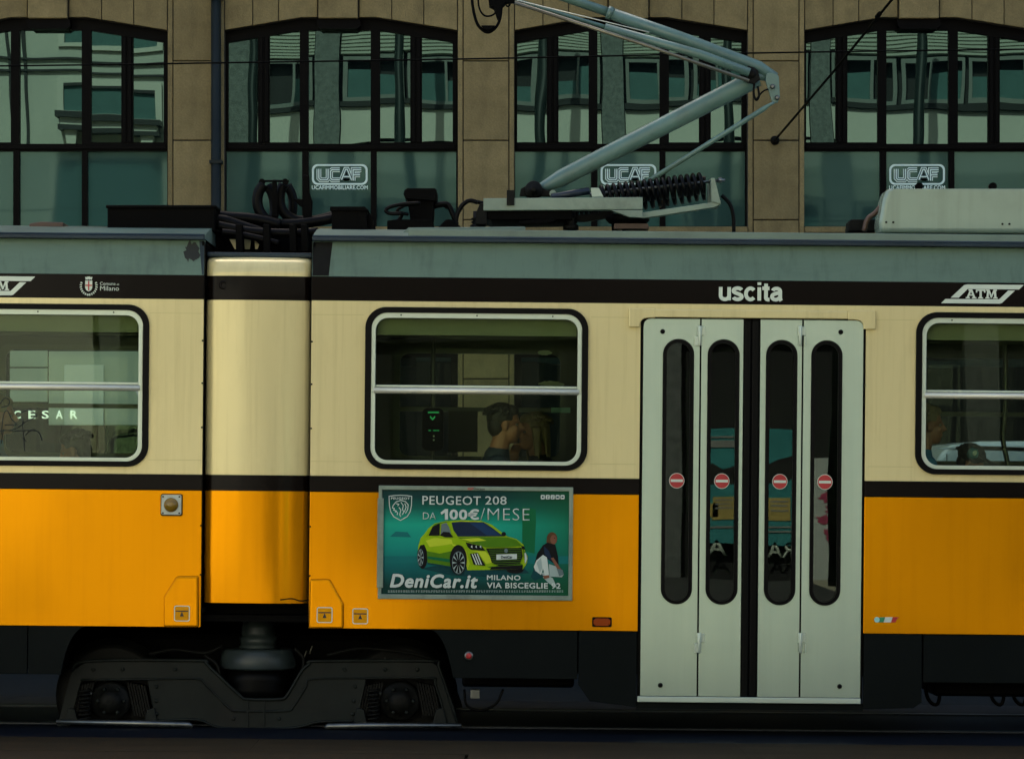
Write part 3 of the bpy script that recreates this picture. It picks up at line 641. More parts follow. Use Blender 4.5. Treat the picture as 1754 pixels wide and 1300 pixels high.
m = MB(); m.lathe((dx, gy(0.040, 2.7), dz), [(0.030, 0.0), (0.026, -0.010), (0.014, -0.013), (0.012, -0.004), (0.002, -0.003)], 20, 'y'); m.build('gangway_latch', 'brown_stripe', tram)
m = MB(); m.tube(spline([LV(480, 1027, 0.02), LV(500, 1025, 0.02), LV(515, 1029, 0.02), LV(528, 1027, 0.03)], 5), 0.004, 6); m.build('rubber_lip', 'rubber', tram)
# skirts below the orange panels
def skirt(pts, y0=0.012): return MB().prism(pts, y0, y0 + 0.03).build('skirt_panel', 'skirt_paint', tram, bevel=0.003)
def arc(p, q, c, n=8): return [((1 - t) ** 2 * p[0] + 2 * t * (1 - t) * c[0] + t * t * q[0], (1 - t) ** 2 * p[1] + 2 * t * (1 - t) * c[1] + t * t * q[1]) for t in [i / n for i in range(n + 1)]]
zz = ZS - 0.002
sl = lx(47, 1100)
skirt(rect(XL0, sl - 0.003, ZK, zz))
skirt([(sl + 0.003, zz), (sl + 0.003, ZK)] + arc((lx(104, 1156), ZK), (lx(148, 1076), zz), (lx(116, 1082), zz - 0.02)))
skirt(arc((lx(735, 1082), zz), (lx(776, 1162), ZK), (lx(762, 1090), zz - 0.01)) + [(lx(989, 1120), ZK), (lx(989, 1120), zz)])
skirt([(lx(991, 1120), zz), (lx(991, 1120), 0.30), (lx(1010, 1190), 0.20), (DX0 - 0.004, 0.165), (DX0 - 0.004, zz)], 0.006)
skirt([(DX1 + 0.004, zz), (DX1 + 0.004, 0.165), (lx(1565, 1208), 0.175), (lx(1579, 1195), 0.21), (lx(1579, 1120), zz)], 0.006)
skirt(rect(lx(1582, 1120), XR1, ZK, zz))
m = MB(); m.prism(rect(DX0 - 0.004, DX1 + 0.004, 0.155, 0.198), 0.02, 0.05); m.build('door_step', 'skirt_paint', tram)
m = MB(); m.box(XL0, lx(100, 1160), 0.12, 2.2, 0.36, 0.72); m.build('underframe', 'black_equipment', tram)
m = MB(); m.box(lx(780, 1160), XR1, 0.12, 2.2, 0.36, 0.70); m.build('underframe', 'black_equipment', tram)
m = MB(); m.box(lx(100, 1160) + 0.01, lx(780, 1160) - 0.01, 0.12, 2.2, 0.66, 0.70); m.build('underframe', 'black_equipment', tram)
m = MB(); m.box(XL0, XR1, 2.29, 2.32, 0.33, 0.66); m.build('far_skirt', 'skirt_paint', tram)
for px in (1590, 1700, 1738):
    m = MB(); c = LV(px, 1180, 0.5); m.tube(spline([c + Vector((-0.03, 0, 0.08)), c + Vector((0.0, 0, -0.06)), c + Vector((0.06, 0, -0.09)), c + Vector((0.08, 0, 0.05))], 5), 0.012, 8); m.build('hanging_hose', 'rubber', tram)
for a, b, h in ((lx(1610, 1170), XR1, 0.10), (lx(790, 1170), lx(985, 1170), 0.07)):
    m = MB(); m.box(a, b, 0.3, 1.9, 0.33 - h, 0.36); m.build('equipment_case', 'black_equipment', tram, bevel=0.02)
m = MB(); m.tube(spline([LV(795, 1180, 0.3), LV(800, 1208, 0.3), LV(825, 1216, 0.3), LV(850, 1204, 0.3), LV(862, 1180, 0.3)], 5), 0.008, 8); m.build('hanging_hose', 'rubber', tram)
m = MB(); m.box(lx(806, 1186, .3), lx(822, 1186, .3), 0.28, 0.36, lz(815, 1196, .3), lz(815, 1180, .3)); m.build('hose_coupling', 'worn_steel', tram, bevel=0.004)

# ------------------------------------------------------------------ side windows
def make_window(x0):
    o = empty('window', (x0, 0, 0), parent=tram)
    P = 1 / 280.0
    out = rr(0, WW, WZ0, WZ1, 0.128, 10); f0 = rr(10.5 * P, WW - 10.5 * P, WZ0 + 9 * P, WZ1 - 9.5 * P, 0.098, 10); g0 = rr(18 * P, WW - 18 * P, WZ0 + 15.5 * P, WZ1 - 18.5 * P, 0.076, 10)
    MB().prism([out, f0], -0.020, 0.02).build('rubber_seal', 'rubber', o, bevel=0.008, seg=3)
    MB().prism([rr(10.6 * P, WW - 10.6 * P, WZ0 + 9.1 * P, WZ1 - 9.6 * P, 0.098, 10), g0], -0.011, 0.03).build('frame', 'aluminium', o, bevel=0.003)
    zb = WZ1 - 142.5 * P
    m = MB(); m.tube([(15 * P, -0.004, zb), (WW - 15 * P, -0.004, zb)], 0.019, 14); m.build('window_bar', 'polished_bar', o)
    m = MB(); m.box(18.2 * P, WW - 18.2 * P, 0.012, 0.02, zb + 0.021, zb + 0.034); m.build('sash_edge', 'aluminium', o, bevel=0.002)
    for s in (0, 1):
        x = (11.5 * P, 17.5 * P) if s == 0 else (WW - 17.5 * P, WW - 11.5 * P)
        m = MB(); m.box(x[0], x[1], -0.0145, -0.0112, zb - 0.012, WZ1 - 0.13); m.build('slide_track', 'aluminium', o, bevel=0.002)
    m = MB(); m.prism(rr(18 * P, WW - 18 * P, zb, WZ1 - 18.5 * P, 0.07, 6), 0.022, 0.026); m.build('upper_pane', 'tram_glass', o)
    m = MB(); m.prism(rr(18 * P, WW - 18 * P, WZ0 + 15.5 * P, zb, 0.07, 6), 0.008, 0.012); m.build('lower_pane', 'tram_glass', o)
    for fx in (0.16, 0.5, 0.84):
        m = MB(); m.lathe((WW * fx, -0.011, WZ1 - 13.5 * P), [(0.005, 0), (0.005, -0.002), (0.002, -0.003)], 8, 'y'); m.build('screw', 'rubber', o)
    m = MB(); m.box(20 * P, WW - 20 * P, 0.05, 0.06, WZ1 - 47 * P, WZ1 - 19 * P); m.build('roller_blind', 'blind_fabric', o)
    m = MB(); m.prism([rr(26 * P, WW - 26 * P, WZ0 + 20 * P, WZ1 - 46 * P, 0.06, 6), rr(38 * P, WW - 38 * P, WZ0 + 26 * P, WZ1 - 56 * P, 0.06, 6)], 2.262, 2.29); m.build('far_frame', 'pole_metal', o)
    m = MB(); m.box(30 * P, WW - 30 * P, 2.255, 2.29, zb - 0.085, zb - 0.055); m.build('far_bar', 'pole_metal', o)
    m = MB(); m.prism(rr(30 * P, WW - 30 * P, WZ0 + 22 * P, WZ1 - 48 * P, 0.06, 6), 2.298, 2.302); m.build('far_pane', 'far_glass', o)
    return o
win0 = make_window(WIN_R[0])
windows = {WIN_R[0]: win0}
for x in WIN_R[1:] + WIN_L: c = copy_tree(win0, tram); c.location = (x, 0, 0); windows[x] = c
P = 1 / 280.0
for a, b, ws in ((XL0, XL1, WIN_L), (XR0, XR1, WIN_R)):
    MB().prism([rect(a, b, 0.66, 2.99)] + [rr(x + 28 * P, x + WW - 28 * P, WZ0 + 21 * P, WZ1 - 47 * P, 0.06, 6) for x in ws], 2.28, 2.32).build('far_side', 'interior_panel', tram)
    m = MB(); m.box(a, b, 0.06, 2.27, 2.72, 2.76); m.build('ceiling', 'interior_ceiling', tram)
    m = MB(); m.box(a, b, 0.06, 2.27, 0.712, 0.74); m.build('floor', 'interior_floor', tram)
# scratched graffiti and the no-smoking strip words are left to the glass; scribbles on the left pane
def scribble(pts, win, mat='soot', r=0.0028):
    m = MB()
    for st in pts: m.tube(spline([LV(px, py, 0.004) for px, py in st], 5), r, 5)
    o = m.build('scratched_scribble', mat, windows[win]); o.location = (-windows[win].location.x, 0, 0); return o
scribble([[(0, 692), (8, 682), (16, 686), (14, 694), (2, 698)], [(2, 745), (6, 712), (12, 703), (20, 718), (28, 727), (8, 728)], [(0, 738), (25, 735), (45, 722), (62, 712), (50, 702), (36, 707)],
          [(38, 715), (40, 745), (42, 772)], [(6, 737), (30, 738), (60, 736)], [(44, 745), (52, 738), (66, 740), (72, 755)], [(2, 760), (6, 735)], [(38, 750), (46, 756)]], WIN_L[0])

# ------------------------------------------------------------------ doors
leaves = [(1099.5, 1196.0, 1133.0, 1186.5), (1199.0, 1270.5, 1209.5, 1264.5), (1300.0, 1371.0, 1309.5, 1363.5), (1374.0, 1476.0, 1387.0, 1440.5)]
dz0, dz1 = 0.236, 2.540
pz0, pz1 = 0.797, 2.418                              # ends of the long windows
holes = []
for i, (a, b, c, d) in enumerate(leaves):
    xa, xb, xc, xd = lx(a), lx(b), lx(c), lx(d); rad = (xd - xc) / 2
    if i == 0: outl = [(xa, dz0), (xb, dz0), (xb, dz1), (xa + 0.05, dz1)] + arc((xa + 0.05, dz1), (xa, dz1 - 0.05), (xa, dz1), 5)[1:]
    elif i == 3: outl = [(xa, dz0), (xb, dz0)] + arc((xb, dz1 - 0.05), (xb - 0.05, dz1), (xb, dz1), 5) + [(xa, dz1)]
    else: outl = rect(xa, xb, dz0, dz1)
    hole = rr(xc + 0.006, xd - 0.006, pz0 + 0.006, pz1 - 0.006, rad - 0.007, 10); holes.append(hole)
    leaf = MB().prism([outl, hole], -0.002, 0.03).build('door_leaf', 'door_paint', tram)
    MB().prism([rr(xc, xd, pz0, pz1, rad - 0.001, 10), rr(xc + 0.024, xd - 0.024, pz0 + 0.02, pz1 - 0.024, rad - 0.025, 10)], -0.012, 0.026).build('rubber_seal', 'rubber', leaf, bevel=0.006, seg=3)
    MB().prism(rr(xc + 0.02, xd - 0.02, pz0 + 0.016, pz1 - 0.02, rad - 0.021, 8), 0.012, 0.016).build('pane', 'door_glass', leaf)
    cx, cz = (xc + xd) / 2 - 0.003, 1.552; r_ = 0.047
    sg = MB(); sg.prism(ring(cx, cz, r_), 0.0095, 0.0115, 0); sg.prism(ring(cx, cz, r_ * 0.93), 0.0085, 0.0095, 1); sg.prism(rect(cx - r_ * 0.80, cx + r_ * 0.80, cz - r_ * 0.17, cz + r_ * 0.17), 0.0075, 0.0085, 0)
    sg.build('no_entry_sticker', ['white_vinyl', 'red_vinyl'], leaf)
    for px, py in {0: ((1135, 568), (1131, 1173)), 3: ((1440, 569), (1438, 1175))}.get(i, ()):
        bxx, bzz = L(px, py); bo = MB(); bo.lathe((bxx, -0.002, bzz), [(0.015, 0), (0.015, -0.006), (0.010, -0.011), (0.004, -0.011)], 14, 'y'); bo.build('bolt', 'rubber', leaf)
def hinge(px, py, up):
    m = MB()
    x, z = L(px, py); s = 1 if up else -1
    m.box(x - 0.016, x + 0.010, -0.022, -0.003, z + 0.002, z + 0.062); m.box(x - 0.028 * s - 0.004, x + 0.012 - 0.018 * s, -0.020, -0.003, z - 0.058, z - 0.001)
    m.tube([(x - 0.002, -0.018, z - 0.058), (x - 0.002, -0.018, z + 0.062)], 0.010, 10)
    m.box(x - 0.002, x + 0.03, -0.008, -0.003, z + 0.006, z + 0.058)
    m.build('door_hinge', 'aluminium', tram, bevel=0.003)
for px, py, u in ((1199, 576, True), (1371, 576, False), (1198, 1101, True), (1371, 1101, False)): hinge(px, py, u)
MB().prism([rect(DX0 + 0.001, DX1 - 0.001, DZ0 + 0.03, DZ1 - 0.001)] + holes, 0.0315, 0.06).build('door_frame', 'rubber', tram)
m = MB(); m.box(lx(1272), lx(1284.4), 0.006, 0.03, dz0, dz1 - 0.002); m.box(lx(1285.6), lx(1298.5), 0.004, 0.03, dz0, dz1 - 0.002)
m.build('door_edge_rubber', 'rubber', tram, bevel=0.008, seg=3)
m = MB(); m.box(DX0 + 0.002, lx(1477), -0.012, 0.03, DZ0 + 0.008, dz0 - 0.004); m.build('door_sill', 'aluminium', tram, bevel=0.004)
# cream rail over the doors with its two corner blocks
za, zb_ = lz(1290, 530.5), lz(1290, 546.5)
m = MB(); m.box(lx(1121, 540), lx(1452, 540), -0.022, 0.0, zb_ + 0.004, za - 0.004); m.build('door_head_rail', 'cream_paint', tram, bevel=0.006, seg=3)
def corner(px0, px1, inner, right):
    x0, x1 = lx(px0, 540), lx(px1, 540); top, low, xi = za, lz(1290, 562.5), lx(inner, 540)
    if right: pts = [(x0, top), (x0, zb_)] + arc((x0 + 0.035, zb_), (xi, zb_ - 0.05), (xi, zb_), 6) + [(xi, low), (x1, low), (x1, top)]
    else: pts = [(x1, top), (x1, zb_)] + arc((x1 - 0.035, zb_), (xi, zb_ - 0.05), (xi, zb_), 6) + [(xi, low), (x0, low), (x0, top)]
    MB().prism(pts, -0.026, 0.0).build('door_head_block', 'cream_paint', tram, bevel=0.006, seg=3)
corner(1077, 1122, 1096, False); corner(1452, 1499, 1479, True)

# ------------------------------------------------------------------ writing and small fittings on the side
Y1 = -0.003
x0, z0 = L(1232, 515); x1, z1 = L(1340, 484)
def el(cx, cz, rx, rz, a0, a1, n=14): return [(cx + rx * math.cos(R(a0 + (a1 - a0) * i / n)), cz + rz * math.sin(R(a0 + (a1 - a0) * i / n))) for i in range(n + 1)]
def grotesk(word, x0, x1, zb, xh, asc, sw, parent, mat):
    """bold upright grotesque letters; xh = x-height, asc = height of the t and the i dot"""
    gl = {'u': (0.56, [[(0.09, 1), (0.09, 0.36)] + el(0.28, 0.34, 0.19, 0.26, 180, 360, 10)[1:] , [(0.47, 1.0), (0.47, 0.0)]]),
          's': (0.53, [el(0.265, 0.73, 0.185, 0.19, 18, 205, 12) + [(0.16, 0.58), (0.36, 0.45)] + el(0.265, 0.28, 0.19, 0.195, 30, -165, 14)]),
          'c': (0.55, [el(0.29, 0.5, 0.205, 0.415, 42, 318, 22)]),
          'i': (0.22, [[(0.11, 1), (0.11, 0)], [(0.11, 1.37), (0.11, 1.17)]]),
          't': (0.33, [[(0.165, 1.28), (0.165, 0.25)] + el(0.255, 0.22, 0.09, 0.135, 180, 270, 6)[1:] + [(0.325, 0.085)], [(0.0, 0.925), (0.32, 0.925)]]),
          'a': (0.57, [el(0.28, 0.70, 0.17, 0.215, 165, 0, 12) + [(0.45, 0.3), (0.455, 0.12), (0.50, 0.0)], [(0.45, 0.60), (0.26, 0.545)] + el(0.245, 0.30, 0.165, 0.215, 105, 300, 12) + [(0.45, 0.26)]])}
    tot = sum(gl[c][0] for c in word) + 0.025 * (len(word) - 1); kx = (x1 - x0) / tot; x = 0.0
    for c in word:
        m = MB(); w_, st = gl[c]
        for i, p in enumerate(st): ribbon(m, [(x0 + (x + a_) * kx, zb + b_ * xh) for a_, b_ in p], sw, Y1, i)
        m.build('letter', mat, parent); x += w_ + 0.025
us = empty('exit_lettering', (0, 0, 0), parent=tram)
zu = lz(1286, 515)
grotesk('uscita', lx(1231, 500), lx(1341, 500), zu, 0.0815, 0.11, 0.0225, us, 'white_vinyl')
def atm(ox_, oz_):                                   # ox_, oz_: lower left tip of the emblem; units of photo rows
    e_ = empty('operator_emblem', (ox_, 0, oz_), parent=tram); k = 1 / 3.17 / 280.0
    T = lambda x, y: ((x - 482) * k, (315 - y) * k)
    m = MB(); m.prism([T(533, 285), T(577, 285), T(625, 237), T(905, 237), T(930, 212), T(622, 212), T(606, 216)], Y1, -0.0005)
    m.prism([T(482, 315), T(800, 315), T(812, 311), T(882, 243), T(846, 243), T(797, 291), T(505, 292)], Y1, -0.0005); m.build('emblem_bars', 'white_vinyl', e_)
    def letter(loops): MB().prism([[T(*p) for p in lp] for lp in loops], Y1, -0.0005).build('letter', 'white_vinyl', e_)
    letter([[(615, 288), (615, 281), (621, 281), (636, 246), (630, 246), (630, 239), (650, 239), (667, 281), (673, 281), (673, 288), (649, 288), (649, 281), (655, 281), (652, 273), (635, 273), (632, 281), (638, 281), (638, 288)], [(638, 266), (650, 266), (644, 251)]])
    letter([[(670, 256), (670, 239), (722, 239), (722, 256), (715, 256), (713, 247), (702, 247), (702, 281), (709, 281), (709, 288), (683, 288), (683, 281), (690, 281), (690, 247), (679, 247), (677, 256)]])
    letter([[(722, 288), (722, 281), (728, 281), (731, 246), (725, 246), (725, 239), (744, 239), (755, 268), (766, 239), (784, 239), (784, 246), (779, 246), (782, 281), (788, 281), (788, 288), (764, 288), (764, 281), (770, 281), (768, 256), (757, 284), (751, 284), (741, 256), (739, 281), (745, 281), (745, 288)]])
    return e_
ax2, az2 = L(1612, 519.4); em = atm(ax2, az2)
ax3, az3 = L(60.5, 474); c = copy_tree(em, tram); c.location = (ax3 - (930 - 482) / 3.17 / 280, 0, az3 - (315 - 212) / 3.17 / 280)
# city crest: crowned shield with a red cross in a wreath
cr = empty('city_crest', (*[L(152, 489)[0], 0], L(152, 489)[1]), parent=tram); k = 1 / 6.264 / 280.0
C = lambda x, y: ((x - 325) * k, (240 - y) * k)
m = MB(); m.prism([C(287, 190), C(363, 190), C(363, 265), C(350, 292), C(325, 305), C(300, 292), C(287, 265)], Y1, -0.0005); m.build('shield', 'white_vinyl', cr)
m = MB(); m.prism([C(319, 193), C(332, 193), C(332, 233), C(361, 233), C(361, 247), C(332, 247), C(332, 294), C(319, 294), C(319, 247), C(289, 247), C(289, 233), C(319, 233)], Y1 - 0.001, Y1); m.build('cross', 'red_vinyl', cr)
m = MB(); m.prism([C(295, 186), C(288, 160), C(283, 152), C(300, 150), C(304, 156), C(311, 146), C(339, 146), C(345, 156), C(350, 150), C(367, 152), C(361, 160), C(355, 186), C(345, 170), C(335, 184), C(325, 168), C(314, 184), C(305, 170)], Y1, -0.0005); m.build('crown', 'white_vinyl', cr)
for s in (-1, 1):
    m = MB()
    for i in range(9):
        a = R(152 + 118 * i / 8) if s < 0 else R(28 - 118 * i / 8)
        cxx, czz = math.cos(a) * 84 * k, math.sin(a) * 92 * k - 8 * k
        t = a + math.pi / 2
        for q in (-1, 1):
            ta = t + q * 0.6; l_ = 20 * k; d_ = Vector((math.cos(ta), math.sin(ta))) * l_ * (-s); nrm = Vector((-d_.y, d_.x)) * 0.33
            bse = Vector((cxx, czz)); m.prism([tuple(bse), tuple(bse + d_ * 0.5 + nrm), tuple(bse + d_), tuple(bse + d_ * 0.5 - nrm)], Y1 - 0.0001 * i - 0.00005 * q, -0.0005)
    m.build('wreath', 'white_vinyl', cr)
cx0, cz0 = cr.location.x, cr.location.z
def crest_text(t, a, b, c_, d, bold): lettering(t, (a - 325) * k, (b - 325) * k, (240 - d) * k, (240 - c_) * k, Y1, 'white_vinyl', cr, bold=bold, thick=0.002)
crest_text('Comune', 446, 612, 202, 236, 0.0); crest_text('di', 626, 650, 217, 236, 0.0); crest_text('Milano', 448, 650, 246, 294, 0.0)
# square indicator lamp on the left section
x, z = L(294, 864.5); il = MB(); il.prism(rr(x - 0.060, x + 0.062, z - 0.060, z + 0.062, 0.010, 3), -0.030, 0.0)
il = il.build('indicator_lamp', 'lamp_plate', tram, bevel=0.006)
m = MB(); m.lathe((x, -0.030, z), [(0.044, 0), (0.044, -0.008), (0.038, -0.022), (0.024, -0.032), (0.008, -0.036)], 24, 'y'); m.build('lens', 'amber_lens', il)
m = MB(); m.prism([rr(x - 0.066, x + 0.067, z - 0.068, z + 0.067, 0.012, 3), rr(x - 0.0602, x + 0.0622, z - 0.0602, z + 0.0622, 0.010, 3)], -0.016, 0.0); m.build('gasket', 'rubber', il)
for a in (-1, 1):
    for b in (-1, 1): m = MB(); m.lathe((x + a * 0.050, -0.0305, z + b * 0.050), [(0.006, 0), (0.005, -0.003)], 8, 'y'); m.build('screw', 'rubber', il)
# jacking pads and lifting marks
def pad(pts): MB().prism([L(*p) for p in pts], -0.030, -0.0005).build('jacking_pad', 'orange_paint', tram, bevel=0.014, seg=3)
pad([(281, 1074), (281, 1022), (303, 986), (341, 986), (341, 1074)]); pad([(529, 1076), (531, 991), (565, 991), (589, 1034), (589, 1076)])
def mark(px, py, y):
    x, z = L(px, py); h = 0.048; m = MB()
    m.prism([rr(x - h, x + h, z - h, z + h, 0.012, 4), rr(x - h + 0.0055, x + h - 0.0055, z - h + 0.0055, z + h - 0.0055, 0.008, 4)], y - 0.0012, y + 0.0004, 0)
    m.prism(rr(x - h + 0.0056, x + h - 0.0056, z - h + 0.0056, z + h - 0.0056, 0.008, 4), y - 0.0008, y + 0.0004, 1)
    m.prism(rect(x - 0.038, x + 0.038, z + 0.011, z + 0.018), y - 0.0016, y - 0.0008, 2); m.prism([(x - 0.012, z - 0.018), (x + 0.012, z - 0.018), (x + 0.002, z + 0.009), (x - 0.002, z + 0.009)], y - 0.0016, y - 0.0008, 2)
    m.build('lifting_mark', ['white_vinyl', 'yellow_vinyl', 'black_vinyl'], tram)
mark(312.5, 1050, -0.0312); mark(556.5, 1052.5, -0.0312); mark(617, 1055, -0.001)
x, z = L(1031, 1065); m = MB(); m.prism(rr(x - 0.060, x + 0.060, z - 0.030, z + 0.030, 0.008, 3), -0.006, 0.0); mk = m.build('side_marker', 'rubber', tram)
m = MB(); m.prism([(x - 0.052, z - 0.012), (x - 0.038, z - 0.023), (x + 0.038, z - 0.023), (x + 0.052, z - 0.012), (x + 0.052, z + 0.012), (x + 0.038, z + 0.023), (x - 0.038, z + 0.023), (x - 0.052, z + 0.012)], -0.016, -0.006); m.build('lens', 'marker_lens', mk, bevel=0.004)
x, z = L(803, 1123); m = MB(); m.lathe((x, 0.011, z), [(0.027, 0), (0.027, -0.008), (0.020, -0.010)], 18, 'y'); rf = m.build('reflector_button', 'worn_steel', tram)
m = MB(); m.lathe((x, 0.0, z), [(0.019, 0), (0.016, -0.007), (0.006, -0.009)], 18, 'y'); m.build('lens', 'red_vinyl', rf)
fl = empty('flag_sticker', (0, 0, 0), parent=tram)
def fq(a, b, mat, top=1056.5, bot=1065.5): MB().prism([L(a, bot), L(b, bot), L(b + 3, top), L(a + 3, top)], Y1, -0.0005).build('sticker_field', mat, fl)
x, z = L(1502, 1061); MB().prism(ring(x, z, 0.017), Y1 - 0.001, -0.0005).build('roundel', 'cyan_vinyl', fl)
fq(1504, 1513, 'green_vinyl'); fq(1513.4, 1526, 'white_vinyl'); fq(1526.4, 1534, 'red_vinyl'); fq(1535, 1537, 'red_vinyl', 1056.5, 1060)

# ------------------------------------------------------------------ advertising panel
adv = empty('advertising_panel', (0, 0, 0), parent=tram)
A = lambda px, py: L(px, py, -0.02)
cxA, czA = A(814.5, 930)
hw, hh = 166.5 / 280, 97 / 280
MB().prism([rect(cxA - hw, cxA + hw, czA - hh, czA + hh), rect(cxA - hw + 0.022, cxA + hw - 0.025, czA - hh + 0.03, czA + hh - 0.026)], -0.024, -0.001).build('frame', 'beam_paint', adv, bevel=0.004)
m = MB(); m.box(lx(646.5, 930), lx(657, 930), -0.030, -0.0245, lz(650, 1006), lz(650, 853)); m.build('hinge_strip', 'beam_paint', adv, bevel=0.002)
KA = 1754 / 390.0
def Q(x, y): return A(620 + x / KA, 810 + y / KA)
def sheet_mat():
    m, nt, b = _nodes('poster_print'); N = nt.nodes; K = nt.links.new
    tc = N.new('ShaderNodeTexCoord'); sp_ = N.new('ShaderNodeSeparateXYZ'); K(tc.outputs['Object'], sp_.inputs[0])
    mz = N.new('ShaderNodeMapRange'); mz.inputs[1].default_value = czA - hh; mz.inputs[2].default_value = czA + hh; K(sp_.outputs[2], mz.inputs[0])
    r1 = N.new('ShaderNodeValToRGB'); cr_ = r1.color_ramp
    cols = [(0.0, (0.004, 0.030, 0.024)), (0.12, (0.006, 0.045, 0.036)), (0.30, (0.006, 0.13, 0.125)), (0.45, (0.008, 0.26, 0.20)), (0.66, (0.012, 0.36, 0.235)), (0.80, (0.007, 0.12, 0.085)), (0.90, (0.006, 0.045, 0.042)), (1.0, (0.006, 0.035, 0.035))]
    cr_.elements[0].position = 0; cr_.elements[0].color = (*cols[0][1], 1); cr_.elements[1].position = 1; cr_.elements[1].color = (*cols[-1][1], 1)
    for p_, c_ in cols[1:-1]: e_ = cr_.elements.new(p_); e_.color = (*c_, 1)
    K(mz.outputs[0], r1.inputs[0])
    mx_ = N.new('ShaderNodeMapRange'); mx_.inputs[1].default_value = cxA + hw * 0.2; mx_.inputs[2].default_value = cxA + hw; mx_.inputs[4].default_value = 0.75; K(sp_.outputs[0], mx_.inputs[0])
    mix = N.new('ShaderNodeMixRGB'); mix.inputs[2].default_value = (0.006, 0.10, 0.035, 1); K(mx_.outputs[0], mix.inputs[0]); K(r1.outputs[0], mix.inputs[1])
    K(mix.outputs[0], b.inputs['Base Color']); b.inputs['Roughness'].default_value = 0.35; b.inputs['Specular IOR Level'].default_value = 0.08
sheet_mat()
for n_, c_ in (('print_lime', (0.28, 0.46, 0.006)), ('print_lime_dark', (0.075, 0.20, 0.008)), ('print_lime_light', (0.50, 0.62, 0.03)), ('print_black', (0.006, 0.007, 0.008)), ('print_navy', (0.01, 0.022, 0.05)), ('print_blue', (0.012, 0.04, 0.10)), ('print_grey', (0.12, 0.17, 0.17)), ('print_white', (0.55, 0.62, 0.55)),
               ('print_soft', (0.33, 0.42, 0.38)), ('print_shadow', (0.005, 0.05, 0.055)), ('print_skin', (0.20, 0.085, 0.05)), ('print_hair', (0.10, 0.05, 0.02)), ('print_green', (0.006, 0.13, 0.045)), ('print_teal', (0.008, 0.15, 0.14))):
    pm(n_, c_, rough=0.35, var=0.05, vscale=6, spec=0.08)
MB().prism(rect(cxA - hw + 0.018, cxA + hw - 0.02, czA - hh + 0.026, czA + hh - 0.022), -0.012, -0.008).build('poster', 'poster_print', adv)
class Art:
    def __init__(s): s.m = MB(); s.names = []; s.y = -0.0125
    def poly(s, pts, mat, step=True):
        if mat not in s.names: s.names.append(mat)
        if step: s.y -= 0.00035
        s.m.prism([Q(*p) for p in pts], s.y, s.y, s.names.index(mat)); return s
    def ell(s, cx, cy, rx, ry, mat, n=24): return s.poly([(cx + rx * math.cos(2 * math.pi * i / n), cy + ry * math.sin(2 * math.pi * i / n)) for i in range(n)], mat)
    def done(s, name): return s.m.build(name, s.names, adv)
a = Art()
a.poly([(1235, 260), (1340, 280), (1340, 380), (1330, 620), (1235, 600)], 'print_green'); a.poly([(215, 490), (260, 450), (350, 455), (380, 495)], 'print_teal')
a.poly([(150, 640), (1600, 640), (1600, 700), (150, 690)], 'print_teal'); a.done('backdrop_picture')
a = Art(); a.y = -0.0138
a.poly([(450, 735), (560, 715), (1250, 735), (1290, 770), (1000, 800), (700, 790)], 'print_shadow')
a.ell(1180, 748, 66, 26, 'print_black'); a.ell(466, 640, 40, 97, 'print_black')
a.poly([(430, 600), (434, 560), (452, 500), (480, 470), (512, 425), (560, 388), (640, 370), (760, 362), (920, 368), (1000, 398), (1070, 452), (1120, 488), (1190, 508), (1245, 553), (1258, 610), (1277, 640), (1272, 690), (1240, 740), (1000, 745), (815, 748), (800, 700), (700, 722), (600, 705), (505, 690), (500, 600), (480, 550), (450, 555)], 'print_lime')
a.poly([(500, 600), (600, 620), (690, 600), (700, 722), (600, 705), (505, 690)], 'print_lime_dark'); a.poly([(490, 520), (560, 500), (690, 510), (700, 545), (600, 560), (520, 570)], 'print_lime_light')
a.poly([(560, 392), (640, 374), (690, 370), (612, 388), (545, 412), (505, 480), (490, 500)], 'print_lime_dark'); a.poly([(700, 368), (900, 372), (990, 398), (930, 380), (760, 374)], 'print_lime_light')
a.poly([(690, 545), (760, 560), (805, 600), (830, 700), (810, 748), (800, 640), (760, 575), (700, 560)], 'print_lime_light'); a.poly([(505, 640), (690, 665), (690, 690), (505, 660)], 'print_green')
a.poly([(960, 720), (1235, 700), (1240, 712), (1000, 735)], 'print_lime_dark'); a.poly([(840, 600), (950, 602), (985, 640), (1000, 690), (955, 700), (895, 612)], 'print_lime_light'); a.poly([(1240, 585), (1258, 612), (1272, 645), (1262, 700), (1246, 650)], 'print_lime_dark')
a.poly([(690, 382), (760, 374), (935, 378), (1010, 425), (1088, 487), (738, 488), (705, 440)], 'print_navy')
a.poly([(830, 384), (930, 384), (1070, 478), (960, 478)], 'print_blue'); a.poly([(512, 482), (545, 412), (595, 388), (600, 392), (598, 482)], 'print_black'); a.poly([(606, 482), (612, 394), (650, 382), (672, 420), (692, 490)], 'print_grey')
a.poly([(600, 480), (625, 452), (672, 455), (706, 495), (640, 494)], 'print_black'); a.ell(1092, 470, 18, 17, 'print_black')
a.poly([(740, 497), (900, 492), (1120, 494), (1190, 515), (1235, 560), (1100, 572), (960, 572), (860, 545)], 'print_lime_dark'); a.poly([(760, 505), (900, 500), (960, 520), (840, 530)], 'print_lime_light')
a.poly([(798, 532), (925, 565), (952, 598), (840, 590), (815, 572)], 'print_black')
for hx in (838, 872, 906): a.poly([(hx, 568), (hx + 10, 555), (hx + 14, 578)], 'print_white', hx == 838)
a.poly([(955, 580), (1228, 574), (1238, 640), (1215, 702), (1055, 716), (1000, 690), (985, 640)], 'print_black')
